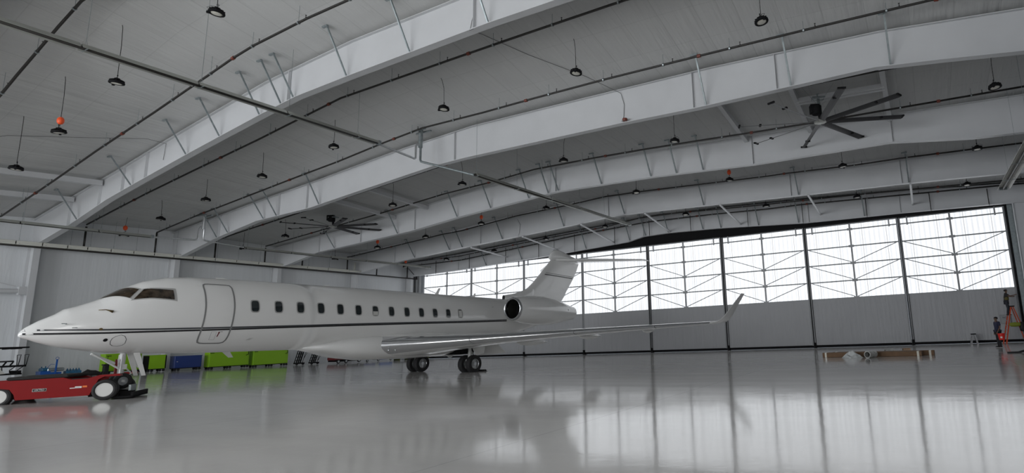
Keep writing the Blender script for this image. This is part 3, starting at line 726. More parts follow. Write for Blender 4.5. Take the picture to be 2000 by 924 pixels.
# stripes
SU = [(.04, .06), (.21, 1.293), (.614, 1.572), (1.722, 1.763), (3.003, 1.946), (4.478, 1.96), (6.188, 1.927), (8.184, 1.881), (10.524, 1.825), (13.3, 1.758), (16.655, 1.688), (20.6, 1.657)]
SL = [(.0, 1.043), (.22, 1.819), (.628, 1.84), (1.739, 1.891), (3.021, 2.016), (4.496, 2.015), (6.207, 1.973), (8.198, 1.92), (10.539, 1.868), (13.314, 1.8), (16.664, 1.729), (20.6, 1.711)]
def zof(arr, s): return float(np.interp(s, [a[0] for a in arr], [sk(a[0], a[1])[2] for a in arr]))
def th_at(s, z):
    zt, zb, w = (float(np.interp(s, SA[:, 0], SA[:, i])) for i in (1, 2, 3))
    return math.acos(max(-1, min(1, (z - (zt + zb) / 2) / ((zt - zb) / 2))))
for nm, arr, hw, m in (('upper_stripe', SU, .027, 'stripe_grey'), ('lower_stripe', SL, .029, 'stripe_black')):
    for sg in (1, -1):
        b = MB(); L, R = [], []
        srange = [.02, .06] + list(np.arange(.1, 20.6, .25))
        for s in srange:
            z = zof(arr, s); L.append(sk(s, th_at(s, z + hw) * sg, .005)); R.append(sk(s, th_at(s, z - hw) * sg, .005))
        nn = len(L); b.add(L + R, [(i, i + 1, nn + i + 1, nn + i) for i in range(nn - 1)]); b.build(nm, M[m], jet, smooth=True)
# cabin windows
WIN = [(6.073, 1.358), (6.955, 1.36), (7.835, 1.356), (8.715, 1.358), (9.6, 1.37), (10.48, 1.382), (11.35, 1.39), (12.23, 1.388), (13.12, 1.388), (14.0, 1.385), (14.88, 1.384), (15.77, 1.378), (16.63, 1.376)]
for sg in (1, -1):
    for i, (s, t) in enumerate(WIN):
        fr = disc('cabin_window', s + .0, t * sg, .172, .182, M['window_frame'], jet, .006, 28, 4.0)
        disc('pane', s, t * sg, .135, .152, M['glass_dark'], fr, .011, 28, 4.0)
        if i == 6 and sg == 1: patch('window_shade', (s - .13, t + .02), (s + .13, t + .02), (s + .12, t + .145), (s - .12, t + .145), M['shade'], fr, .014)
        if i == 12 and sg == 1: patch('window_shade', (s - .12, t - .12), (s + .12, t - .12), (s + .12, t + .145), (s - .12, t + .145), M['shade'], fr, .014)
# cockpit windows
for sg in (1, -1):
    f1 = patch('windshield', (1.74, .04), (2.40, .92), (2.70, .60), (2.40, .05), M['window_frame'], jet, .004, sgn=sg)
    patch('windshield_glass', (1.79, .10), (2.35, .84), (2.63, .585), (2.35, .10), M['cockpit_glass'], f1, .012, sgn=sg)
    f2 = patch('side_window', (2.36, .95), (3.57, 1.245), (3.57, .85), (2.72, .61), M['window_frame'], jet, .004, sgn=sg)
    patch('side_glass', (2.43, .935), (3.49, 1.195), (3.49, .90), (2.74, .655), M['cockpit_glass'], f2, .012, sgn=sg)
# passenger door outline
DR = [(4.42, .80), (4.44, .72), (4.50, .685), (4.6, .675), (4.8, .678), (5.0, .685), (5.2, .69), (5.31, .71), (5.355, .80), (5.355, 1.1), (5.35, 1.4), (5.33, 1.7), (5.318, 1.95), (5.31, 2.2), (5.29, 2.33), (5.24, 2.41), (5.14, 2.44),
      (4.9, 2.44), (4.65, 2.44), (4.5, 2.43), (4.42, 2.40), (4.385, 2.33), (4.37, 2.2), (4.38, 1.95), (4.40, 1.65), (4.415, 1.4), (4.42, 1.1)]
dr = ring('passenger_door', DR, .055, M['seal'], jet, .007)
ring('handle_panel', [(4.73, 2.31), (4.72, 2.06), (4.88, 2.06), (4.89, 2.31)], .008, M['seal'], dr, .008)
b = MB(); b.add([sk(4.93, 2.21, .01), sk(4.965, 2.21, .01), sk(4.985, 2.10, .01), sk(5.005, 2.10, .01), sk(4.97, 2.05, .01), sk(4.93, 2.10, .01), sk(4.95, 2.10, .01)], [tuple(range(7))]); b.build('red_arrow', M['darkred'], dr)
b = MB(); b.add([sk(5.0, 2.055, .01), sk(5.08, 2.055, .01), sk(5.08, 2.065, .01), sk(5.0, 2.065, .01)], [(0, 1, 2, 3)]); b.build('lettering', M['stripe_grey'], dr)
# small items on the nose
disc('vent_hole', 1.86, 2.19, .055, .07, M['black'], jet)
ring('service_panel', [(2.08, 2.06), (2.2, 2.03), (2.3, 2.08), (2.37, 2.2), (2.38, 2.36), (2.33, 2.44), (2.22, 2.48), (2.1, 2.46), (2.02, 2.38), (1.99, 2.25), (2.01, 2.13)], .016, M['stripe_grey'], jet)
b = MB(); p = [Vector(sk(s, t, o)) for s, t, o in ((1.60, .955, .06), (1.76, 1.02, .07), (1.83, 1.08, .05), (1.93, 1.16, .01))]; b.tube(p, [.012, .014, .022, .045], 8); b.build('angle_probe', M['brass'], jet, smooth=True)
disc('static_plate', 1.68, 1.735, .045, .05, M['brass'], jet, .009)
for s, t in ((.89, 1.36), (1.12, 1.6)):
    b = MB(); p = Vector(sk(s, t)); q = Vector(sk(s, t, .10)); b.tube([p, q, q + Vector((0, -.12, 0))], .012, 6); b.build('pitot_tube', M['galv'], jet)
for s, t in ((6.0, 2.32), (19.2, 1.04)):
    b = MB(); 
    for k in range(3): b.add([sk(s + .05 * k, t + .02, .006), sk(s + .05 * k + .12, t - .05, .006), sk(s + .05 * k + .13, t - .045, .006), sk(s + .05 * k + .01, t + .03, .006)], [(0, 1, 2, 3)])
    b.build('small_marking', M['window_frame'], jet)
# antennas on the crown
for s, h, c in ((16.0, .36, .22), (18.8, .22, .2), (9.6, .05, .3), (5.2, .05, .5), (12.2, .04, .2)):
    z = sk(s, 0)[2] - .01; b = MB(); b.loft([[(-.02, s, z), (0, s - .02, z), (.02, s, z), (.01, s + c, z), (-.01, s + c, z)], [(-.008, s + h * .7, z + h), (0, s + h * .7 - .01, z + h), (.008, s + h * .7, z + h), (.004, s + h * .7 + c * .5, z + h), (-.004, s + h * .7 + c * .5, z + h)]]); b.build('antenna', M['paint'], jet)
# belly fairing
BF = [(8.6, 1.75, 1.66, .5), (9.3, 1.9, 1.50, .95), (10.3, 2.1, 1.20, 1.3), (11.5, 2.2, 1.02, 1.5), (14, 2.2, .94, 1.55), (16, 2.2, .96, 1.5), (17.6, 2.2, 1.15, 1.4), (19.2, 2.1, 1.45, 1.2), (20.4, 1.95, 1.65, .7)]
b = MB(); rr = []
for s, zt, zb, w in BF:
    zc = (zt + zb) / 2; h = (zt - zb) / 2
    rr.append([(w * math.copysign(abs(math.cos(a)) ** .75, math.cos(a)), s, zc + h * math.copysign(abs(math.sin(a)) ** .75, math.sin(a))) for a in [2 * PI * k / 32 for k in range(32)]])
b.loft(rr); b.build('belly_fairing', M['paint'], jet, smooth=True)
# aerofoil helper: section in (chord, thickness)
def foil(c, t, lo, hi, n=14):
    xs_ = [lo + (hi - lo) * (1 - math.cos(PI * i / n)) / 2 for i in range(n + 1)]
    def yt(x): return 5 * t * (.2969 * math.sqrt(max(x, 0)) - .126 * x - .3516 * x * x + .2843 * x ** 3 - .1015 * x ** 4)
    up = [(x * c, yt(x) * c) for x in xs_]; dn = [(x * c, -yt(x) * c) for x in reversed(xs_)]
    if lo == 0: dn = dn[:-1]
    return up + dn
WG = [(1.0, 11.2, 7.9, 1.66, .15), (1.6, 11.7, 7.4, 1.66, .148), (3.0, 13.05, 6.1, 1.70, .132), (5.0, 14.85, 4.7, 1.78, .115), (8.0, 17.5, 3.4, 1.90, .11), (11.0, 20.15, 2.45, 2.01, .105), (13.7, 22.55, 1.65, 2.10, .10)]
def wing_part(sg, lo, hi):
    b = MB(); rr = []
    for l, le, c, z, t in WG: rr.append([(l * sg, le + x, z + y) for x, y in foil(c, t, lo, hi)])
    b.loft(rr); return b
for sg in (1, -1):
    wg = wing_part(sg, .085, 1).build('wing', M['paint'], jet, smooth=True, angle=50)
    wing_part(sg, 0, .086).build('leading_edge', M['metal'], wg, smooth=True, angle=50)
    b = MB()
    for l, le, c, z, t in ((4.4, 14.31, 5.1, 1.755, .118), (8.2, 17.68, 3.33, 1.905, .11), (11.4, 20.5, 2.35, 2.02, .104)):
        rr = [[((l + d) * sg, le - .004 + x, z + y * 1.02) for x, y in foil(c, t, 0, .09)] for d in (-.014, .014)]; b.loft(rr)
    b.build('slat_joint', M['stripe_grey'], wg)
    # winglet
    b = MB(); rr = []
    for l, s, c, z, cant in ((13.7, 22.55, 1.65, 2.10, 0), (13.95, 22.85, 1.50, 2.13, 25), (14.12, 23.15, 1.36, 2.25, 55), (14.22, 23.45, 1.22, 2.45, 66), (14.72, 25.1, .55, 3.72, 68)):
        ca = math.radians(cant)
        rr.append([((l - y * math.sin(ca)) * sg, s + x, z + y * math.cos(ca)) for x, y in foil(c, .09, 0, 1)])
    b.loft(rr); b.build('winglet', M['paint'], wg, smooth=True, angle=50)
    # flap track fairings (canoes)
    for l, s, L, z in ((4.6, 17.5, 2.6, 1.48), (7.6, 19.0, 2.1, 1.68), (10.4, 20.9, 1.5, 1.88)):
        b = MB(); b.loft([[(l * sg + .13 * w * math.cos(a), s + L * u, z + .18 * w * math.sin(a) - .02 * u) for a in [2 * PI * k / 12 for k in range(12)]] for u, w in ((0, .1), (.12, .6), (.35, 1), (.6, .95), (.85, .5), (1, .08))]); b.build('flap_fairing', M['paint'], wg, smooth=True)
    # drooped inboard flap
    b = MB(); b.loft([[(l * sg, s + x * math.cos(.6) + y * math.sin(.6), z - x * math.sin(.6) + y * math.cos(.6)) for x, y in foil(.95, .10, 0, 1, 8)] for l, s, z in ((1.5, 17.2, 1.40), (2.75, 17.9, 1.50))]); b.build('flap', M['paint'], wg, smooth=True, angle=50)
    # main gear
    gx = 2.03; gs = 16.67; gz = 0.0 if sg == 1 else .08
    g = MB(); g.tube([(gx * sg, gs, 1.55), (gx * sg, gs, .62 + gz)], .10, 12); g.tube([(gx * sg, gs, .7 + gz), (gx * sg, gs, .38 + gz)], .075, 12); g.tube([(gx * sg - .4, gs, .475 + gz), (gx * sg + .4, gs, .475 + gz)], .06, 10)
    g.tube([(gx * sg, gs + .12, 1.15), (gx * sg, gs + .35, .82 + gz), (gx * sg, gs + .1, .55 + gz)], .035, 6); g.box(gx * sg - .13, gs - .15, .56 + gz, gx * sg + .13, gs + .12, .72 + gz)
    g.tube([(gx * sg, gs, 1.15), ((gx - .9) * sg, gs - .1, 1.45)], .05, 8); g.tube([((gx + .13) * sg, gs - .1, .95), ((gx + .13) * sg, gs - .12, .5 + gz)], .018, 6)
    gear = g.build('main_gear', M['paint_in'], jet, smooth=True, angle=40)
    for d in (-.29, .29):
        cx = gx * sg + d
        Mw = T(cx, gs, .475 + gz) @ RY(PI / 2)
        w = MB(); w.lathe([(.27, -.13), (.36, -.155), (.44, -.14), (.47, -.08), (.475, 0), (.47, .08), (.44, .14), (.36, .155), (.27, .13), (.25, .05), (.25, -.05)], 32, Mw, cap=False); tyre = w.build('tire', M['rubber'], gear, smooth=True, angle=40)
        for e in (-1, 1):
            w = MB(); w.lathe([(.275, .10 * e), (.262, .125 * e), (.245, .10 * e)], 32, Mw, cap=False)
            w.lathe([(.10, .06 * e), (.085, .115 * e), (.02, .12 * e)], 20, Mw)
            for k in range(16):
                a = 2 * PI * k / 16; w.bar(Mw @ Vector((.09 * math.cos(a), .09 * math.sin(a), .085 * e)), Mw @ Vector((.25 * math.cos(a), .25 * math.sin(a), .10 * e)), .028, .02)
            w.lathe([(.24, .045 * e), (.01, .045 * e)], 20, Mw)
            w.build('wheel_rim', M['galv_light'], gear, smooth=True, angle=40)
    # gear door panel and open bay
    b = MB(); b.loft([[((gx + .16) * sg, gs - .12, 1.5), ((gx + .18) * sg, gs + .95, 1.42), ((gx + .22) * sg, gs + .8, 1.0), ((gx + .2) * sg, gs + .25, .92)], [((gx + .19) * sg, gs - .12, 1.5), ((gx + .21) * sg, gs + .95, 1.42), ((gx + .25) * sg, gs + .8, 1.0), ((gx + .23) * sg, gs + .25, .92)]]); b.build('gear_door', M['paint'], jet)
    b = MB(); b.box(min(.35 * sg, 1.75 * sg), gs - .45, 1.0, max(.35 * sg, 1.75 * sg), gs + .55, 1.12); b.box(min(1.0 * sg, 2.0 * sg), gs - .4, 1.1, max(1.0 * sg, 2.0 * sg), gs + .5, 1.45); b.build('gear_bay', M['black'], jet)
b = MB(); b.tube([(.4, 16.3, 1.02), (1.5, 16.5, 1.05)], .07, 8); b.tube([(.5, 16.75, .95), (.1, 17.0, .95)], .12, 8); b.build('bay_pipework', M['paint_in'], jet)
# landing light panel on the wing root
b = MB(); 
for (l, s, r) in ((1.72, 11.9, .05), (1.95, 12.1, .035)): b.lathe([(r, 0), (r, .02), (.005, .03)], 12, T(l, s - .05, 1.42) @ RX(PI / 2))
b.build('landing_light', M['galv_light'], jet, smooth=True)
# engines
for sg in (1, -1):
    lx = 2.05; zc = 3.48
    prof_o = [(19.95, .60), (19.98, .655), (20.1, .70), (20.4, .755), (21.0, .83), (21.9, .90), (22.8, .905), (23.7, .83), (24.6, .69), (25.4, .53), (25.95, .44)]
    def eng(prof, sx=1.0): return [[(lx * sg + r * math.cos(a) * sx, s, zc - .06 * (s - 19.95) * .55 + r * math.sin(a)) for a in [2 * PI * k / 36 for k in range(36)]] for s, r in prof]
    b = MB(); b.loft(eng(prof_o[2:]), cap=False); b.loft(eng([(25.95, .44), (25.7, .41), (25.2, .40)]), cap=False); nac = b.build('engine_nacelle', M['paint'], jet, smooth=True)
    b = MB(); b.loft(eng([(20.35, .742), (20.1, .70), (19.98, .655), (19.95, .61), (19.99, .57), (20.1, .55), (20.2, .545)]), cap=False); b.build('inlet_lip', M['metal'], nac, smooth=True)
    b = MB(); b.loft(eng([(20.19, .546), (20.6, .56), (21.0, .57)]), cap=False); b.build('inlet_duct', M['duct'], nac, smooth=True)
    b = MB(); b.loft(eng([(21.0, .57), (21.02, .01)]), cap=False)
    for k in range(22):
        a = 2 * PI * k / 22; p0 = Vector((lx * sg + .15 * math.cos(a), 20.9, zc - .035 + .15 * math.sin(a))); p1 = Vector((lx * sg + .55 * math.cos(a + .2), 20.93, zc - .035 + .55 * math.sin(a + .2))); b.bar(p0, p1, .10, .012, up=(0, .8, .3))
    b.build('fan_blades', M['black'], nac)
    b = MB(); b.loft(eng([(20.62, .01), (20.7, .08), (20.9, .16)])); b.build('spinner', M['duct'], nac, smooth=True)
    b = MB(); b.loft(eng([(25.3, .39), (25.9, .22), (26.3, .05)])); b.build('exhaust_cone', M['duct'], nac, smooth=True)
    b = MB()
    for s in (22.3, 22.7, 23.4, 24.1, 24.7): b.box(lx * sg + (.80 - (s - 22.3) * .06) * sg - .01, s, 3.38, lx * sg + (.80 - (s - 22.3) * .06) * sg + .02, s + .012, 3.50)
    b.build('panel_latch', M['stripe_grey'], nac)
    b = MB(); b.loft([[(l * sg, s + x, zc + .12 + y) for x, y in foil(c, .12, 0, 1)] for l, s, c in ((.9, 20.9, 4.2), (1.75, 21.2, 3.4))]); b.build('pylon', M['paint'], jet, smooth=True, angle=50)
# fin, fillet, bullet and tailplane
FN = [(3.95, 21.6, 5.6, .30), (4.25, 21.75, 5.75, .34), (4.45, 22.4, 5.3, .32), (4.65, 23.0, 4.9, .30), (4.95, 23.6, 4.5, .28), (5.4, 24.25, 4.25, .27), (5.9, 24.85, 4.1, .25), (6.6, 25.65, 3.8, .23), (7.2, 26.3, 3.5, .20)]
b = MB(); rr = []
for z, le, c, t in FN: rr.append([(y * 1.0, le + x, z) for x, y in foil(c, t / c * 1.15 if c else .1, 0, 1)])
b.loft(rr); fin = b.build('tail_fin', M['paint'], jet, smooth=True, angle=50)
for sg in (1, -1):
    for z0, z1 in ((6.08, 6.15), (6.22, 6.25)):
        b = MB(); L = []; R = []
        for i in range(12):
            u = .1 + .85 * i / 11
            for z, lst in ((z0, L), (z1, R)):
                le = float(np.interp(z, [f_[0] for f_ in FN], [f_[1] for f_ in FN])); c = float(np.interp(z, [f_[0] for f_ in FN], [f_[2] for f_ in FN])); t = float(np.interp(z, [f_[0] for f_ in FN], [f_[3] for f_ in FN]))
                y = 5 * t / c * 1.15 * (.2969 * math.sqrt(u) - .126 * u - .3516 * u * u + .2843 * u ** 3 - .1015 * u ** 4) * c
                lst.append(((y + .012) * sg, le + u * c, z - .12 * u))
        b.add(L + R, [(i, i + 1, 12 + i + 1, 12 + i) for i in range(11)]); b.build('fin_stripe', M['stripe_black'], fin)
b = MB(); b.loft([[(.0 + r * math.cos(a), 21.45 + (.02 if True else 0), 4.33 + .16 * math.sin(a)) for a in [2 * PI * k / 16 for k in range(16)]] for r in (.12, .10)]); b.build('dorsal_intake', M['black'], fin)
b = MB(); b.loft([[(.26 * w * math.cos(a), 26.1 + 4.25 * u, 7.42 + dz + .30 * h * math.sin(a)) for a in [2 * PI * k / 20 for k in range(20)]] for u, w, h, dz in ((0, .1, .1, -.1), (.06, .5, .9, .05), (.15, .8, 1.35, .17), (.28, .95, 1.5, .16), (.42, 1, 1.25, .12), (.6, .9, .8, .06), (.8, .6, .45, 0), (1, .05, .05, -.03))]); b.build('fin_bullet', M['paint'], fin, smooth=True)
b = MB(); b.loft([[(w * math.cos(a), s, (zt + 3.95) / 2 + (zt - 3.95) / 2 * math.sin(a)) for a in [2 * PI * k / 20 for k in range(20)]] for s, w, zt in ((21.47, .12, 4.47), (21.6, .14, 4.50), (22.5, .17, 4.64), (23.3, .19, 4.86), (24.0, .19, 5.15), (24.8, .12, 5.5))]); b.build('dorsal_fillet', M['paint'], fin, smooth=True)
for sg in (1, -1):
    b = MB(); b.loft([[(l * sg, le + x, z + y) for x, y in foil(c, .09, 0, 1)] for l, le, c, z in ((.05, 26.7, 3.2, 7.28), (4.9, 31.1, 1.3, 7.20))]); b.build('tailplane', M['paint'], fin, smooth=True, angle=50)
# nose gear
NS = 2.62; zf = .62
g = MB(); g.tube([(0, NS, 1.85), (0, NS - .02, 1.0)], .085, 12); g.tube([(0, NS - .02, 1.05), (0, NS - .02, .72)], .055, 12); g.tube([(-.24, NS, .86), (.24, NS, .86)], .045, 8)
g.tube([(0, NS + .02, 1.35), (0, NS - .85, 1.82)], .04, 8); g.tube([(.10, NS - .85, 1.82), (.10, NS, 1.2)], .03, 8); g.tube([(0, NS + .1, 1.3), (0, NS + .28, 1.1), (0, NS + .06, .9)], .028, 6); g.box(-.12, NS - .12, 1.25, .12, NS + .1, 1.42)
g.tube([(.12, NS - .06, 1.75), (.13, NS - .08, 1.0)], .018, 6); g.tube([(-.12, NS - .06, 1.75), (-.13, NS - .08, 1.0)], .018, 6); g.tube([(.05, NS - .14, 1.6), (.16, NS - .16, 1.45), (.1, NS - .14, 1.3)], .014, 6)
ng = g.build('nose_gear', M['paint_in'], jet, smooth=True, angle=40)
g = MB(); g.box(.0, NS - .20, 1.05, .05, NS - .13, 1.6); g.build('red_strap', M['darkred'], ng)
for sx in (.25, -.25):
    g = MB(); g.add([(sx, NS + .18, 1.80), (sx, NS + .36, 1.80), (sx * 1.2, NS + .58, 1.0), (sx * 1.2, NS + .46, 1.0), (sx + .015, NS + .18, 1.80), (sx + .015, NS + .36, 1.80), (sx * 1.2 + .015, NS + .58, 1.0), (sx * 1.2 + .015, NS + .46, 1.0)], [(0, 1, 2, 3), (7, 6, 5, 4), (0, 4, 5, 1), (1, 5, 6, 2), (2, 6, 7, 3), (3, 7, 4, 0)]); g.build('nose_gear_door', M['paint'], jet)
for d in (-.17, .17):
    Mw = T(d, NS, .86) @ RY(PI / 2)
    w = MB(); w.lathe([(.14, -.07), (.2, -.085), (.26, -.06), (.27, 0), (.26, .06), (.2, .085), (.14, .07)], 24, Mw, cap=False); w.build('tire', M['rubber'], ng, smooth=True, angle=40)
    w = MB(); w.lathe([(.145, -.05), (.01, -.05)], 16, Mw); w.lathe([(.145, .05), (.01, .05)], 16, Mw); w.build('wheel_rim', M['galv_light'], ng)
def jetw(x, y, z=0):
    """aircraft coordinates to world"""
    c, s = math.cos(AX), math.sin(AX); return (23.9766 + c * x - s * y, -38.2215 + s * x + c * y, z)
# wheel chocks
x, y, z = jetw(2.33, 17.28); b = MB(); b.add([(-.55, -.14, 0), (.25, -.14, 0), (.25, .12, 0), (-.55, .12, 0), (-.55, .05, .13), (.25, .05, .13), (.25, -.02, .13), (-.55, -.02, .13)], [(0, 3, 2, 1), (4, 5, 6, 7), (0, 1, 6, 7), (1, 2, 5, 6), (2, 3, 4, 5), (3, 0, 7, 4)])
b.tube([(.25, 0, .05), (.4, .05, .02), (.55, -.05, .02)], .012, 5)
o = tag(b.build('wheel_chock', M['rubber']), 'black rubber wheel chock behind the nearer main wheels of the jet', 'chock'); o.location = (x, y, .005)

# ------------------------------------------------------------------ red towing tug under the nose
TA = math.radians(-35.6)
TX, TY = jetw(0, 2.62)[0] - .26 * .582, jetw(0, 2.62)[1] - .26 * .813
TZ = fl(TX + .3, TY) - .01
tug = thing('aircraft_tug', 'low red towing tug with black deck and white wheels under the jet nose', 'tug', (TX, TY, TZ), TA)
# local: +y towards the jet tail, body extends to -y
b = MB()
side = [(-3.6, .28), (-3.6, .50), (-3.1, .76), (-.90, .80), (-.68, .72), (-.30, .73), (-.02, .82), (.48, .83), (.50, .76), (.10, .76), (-.04, .68), (-.22, .20), (-.32, .19), (-1.92, .19), (-1.97, .36), (-2.08, .52), (-2.30, .56), (-2.52, .52), (-2.64, .34), (-2.7, .19), (-3.4, .2)]
for x0, x1 in ((.78, 1.04), (-1.04, -.78)):
    b.loft([[(x0, y, z) for y, z in side], [(x1, y, z) for y, z in side]])
b.box(-.80, -3.5, .22, .80, -1.0, .72)
body = b.build('body', M['red'], tug)
b = MB(); b.bbox(-.98, -2.2, .79, .98, -.80, .89, .03); b.box(.74, -.7, .70, 1.0, -.28, .745); b.box(-1.0, -.7, .70, -.74, -.28, .745); b.build('deck_mat', M['tread'], tug)
b = MB(); b.box(-.80, -.98, .22, .80, -.85, .66); b.bar((-.75, -.85, .3), (-.75, .45, .14), .08, .12); b.bar((.75, -.85, .3), (.75, .45, .14), .08, .12); b.box(-.9, .3, .03, .9, .85, .09); b.box(-.9, .78, .03, .9, .85, .2); b.box(-.62, -.35, .12, .62, .45, .17); b.box(.5, .2, .09, .62, .8, .24); b.build('lift_cradle', M['black'], tug)
b = MB(); b.box(-.30, .02, .17, .30, .62, .20); b.box(-.32, .58, .17, .32, .64, .42); b.box(-.32, 0, .17, .32, .06, .50); b.build('nose_wheel_cup', M['galv'], tug)
# text plate and stickers on the near side
b = MB(); b.box(1.04, -1.56, .41, 1.05, -1.24, .50); pl = b.build('name_plate', M['white_print'], tug)
b = MB(); b.box(1.05, -1.548, .42, 1.054, -1.252, .49); b.build('plate_face', M['black'], pl)
b = MB(); b.box(1.04, -.70, .44, 1.046, -.46, .465); b.box(1.04, -.58, .44, 1.046, -.42, .50); b.build('white_sticker', M['sticker_white'], tug)
b = MB(); b.box(1.04, -.40, .455, 1.046, -.29, .51); b.build('orange_sticker', M['sticker_orange'], tug)
def text_obj(name, s, size, m, parent, M_, ext=.001):
    cu = bpy.data.curves.new(name, 'FONT'); cu.body = s; cu.size = size; cu.extrude = ext; cu.align_x = 'CENTER'; cu.align_y = 'CENTER'
    o = bpy.data.objects.new(name, cu); COL.objects.link(o); bpy.context.view_layer.update()
    me = bpy.data.meshes.new_from_object(o.evaluated_get(bpy.context.evaluated_depsgraph_get())); bpy.data.objects.remove(o)
    me.materials.clear(); me.materials.append(m); o = bpy.data.objects.new(name, me); COL.objects.link(o); o.parent = parent; o.matrix_local = M_; return o
text_obj('lettering', 'LEKTRO', .065, M['sticker_white'], pl, T(1.056, -1.40, .455) @ RZ(PI / 2) @ RX(PI / 2))
def tug_wheel(x, y, r, rim, nm='wheel'):
    Mw = T(x, y, r) @ RY(PI / 2)
    w = MB(); w.lathe([(r * .62, -.11), (r * .8, -.13), (r * .95, -.11), (r, -.06), (r, .06), (r * .95, .11), (r * .8, .13), (r * .62, .11)], 30, Mw, cap=False); o = w.build(nm, M['rubber'], tug, smooth=True, angle=40)
    for e in (-1, 1):
        w = MB(); w.lathe([(r * .68, .11 * e), (r * .62, .12 * e), (r * .55, .06 * e), (r * .25, .055 * e), (r * .2, .08 * e), (.005, .08 * e)], 26, Mw)
        w.build('rim', M[rim], o, smooth=True, angle=35)
        w = MB(); w.lathe([(r * .17, .085 * e), (.005, .09 * e)], 14, Mw)
        for k in range(10):
            a = 2 * PI * k / 10; c = Mw @ Vector((r * .36 * math.cos(a), r * .36 * math.sin(a), .065 * e)); w.box(c.x - .012, c.y - .012, c.z - .012, c.x + .012, c.y + .012, c.z + .012)
        w.build('hub', M['black'], o)
for x in (.93, -.93): tug_wheel(x, .14, .335, 'wheel_white')
for x in (.90, -.90): tug_wheel(x, -2.32, .31, 'wheel_white')

# ------------------------------------------------------------------ things along the left wall
def wheel_obj(parent, x, y, z, r, w, m='rubber', rim='galv_light', name='wheel', axis='x'):
    Mw = T(x, y, z) @ (RY(PI / 2) if axis == 'x' else RX(PI / 2))
    b = MB(); b.lathe([(r * .55, -w / 2), (r * .9, -w / 2), (r, -w / 4), (r, w / 4), (r * .9, w / 2), (r * .55, w / 2)], 20, Mw, cap=False); o = b.build(name, M[m], parent, smooth=True, angle=40)
    b = MB(); b.lathe([(r * .56, -w * .4), (r * .3, -w * .3), (.005, -w * .35)], 16, Mw); b.lathe([(r * .56, w * .4), (r * .3, w * .3), (.005, w * .35)], 16, Mw); b.build('rim', M[rim], o, smooth=True, angle=40); return o
def cart(label, y0, y1, z_top, color, x0=.85, x1=1.5, casters=2, mark=None, dark_ends=False, handle=False):
    zf = fl(1.2, (y0 + y1) / 2) - .0; L = y1 - y0; H = z_top - zf
    t = thing('tool_cart', label, 'cart', (x0, y0, zf))
    w = x1 - x0
    b = MB(); b.bbox(0, .04, .20, w, L - .04, H, .015); body = b.build('cabinet', M[color], t)
    b = MB(); b.box(w, .10, .26, w + .012, L - .10, H - .10); b.build('door_panel', M[color], t)
    b = MB(); b.box(-.01, .02, H - .02, w + .02, L - .02, H + .015); b.build('lid', M[color], t)
    b = MB(); b.box(.02, .06, .15, w - .02, L - .06, .20)
    b.build('base_frame', M['black'], t)
    if dark_ends:
        b = MB(); b.box(w * .1, .0, .2, w + .02, .07, H - .03); b.box(w * .1, L - .08, .2, w + .02, L - .02, H - .03); b.build('corner_post', M['black'], t)
    if handle:
        b = MB(); b.tube([(w, L - .12, H - .1), (w + .05, L - .12, H - .3), (w + .06, L - .3, H - .38)], .02, 6); b.build('handle', M['black'], t)
        b = MB(); b.box(w + .012, .08, H - .14, w + .03, .34, H - .10); b.build('latch', M['black'], t)
    n = {2: [.22, L - .22], 3: [.18, L / 2, L - .2]}[casters]
    for yy in n:
        for dx in (.08, w - .06):
            for dy in ((-.10, .10) if dx > .3 else (0,)):
                c = MB(); c.box(dx - .03, yy + dy - .03, .13, dx + .03, yy + dy + .03, .2); cc = c.build('caster', M['black'], t)
                c = MB(); c.lathe([(.02, -.025), (.085, -.025), (.09, 0), (.085, .025), (.02, .025)], 14, T(dx, yy + dy, .09) @ RY(PI / 2)); c.build('wheel', M['rubber'], cc, smooth=True, angle=40)
    if mark:
        a, c_, d_, e = mark
        b = MB(); b.add([(w + .016, L * a, H - .02), (w + .016, L * c_, H - .02), (w + .016, L * d_, H * e), (w + .016, L * (d_ - (c_ - a) * .6), H * e)], [(0, 1, 2, 3)]); b.build('painted_slash', M['sticker_white'], t)
    return t
cart('lime green tool cart behind the nose gear, first of the green carts from the left', -27.25, -25.25, 1.86, 'lime', handle=True, mark=(.62, .74, .95, .25))
cart('small lime green tool cart with black corner posts, left of the blue cart', -24.95, -23.85, 1.66, 'lime', dark_ends=True)
t = cart('navy blue rolling tool cart between the green carts', -23.4, -21.65, 1.52, 'navy')
b = MB(); b.box(.665, .14, .62, .67, .22, .66); b.build('label_plate', M['sticker_white'], t)
cart('long lime green tool cart with a white slash, under the passenger door', -21.25, -18.40, 1.74, 'lime', casters=3, handle=True, mark=(.28, .48, .58, .62))
cart('rightmost long lime green tool cart under the jet cabin windows', -18.15, -15.35, 1.70, 'lime', casters=3, handle=True)
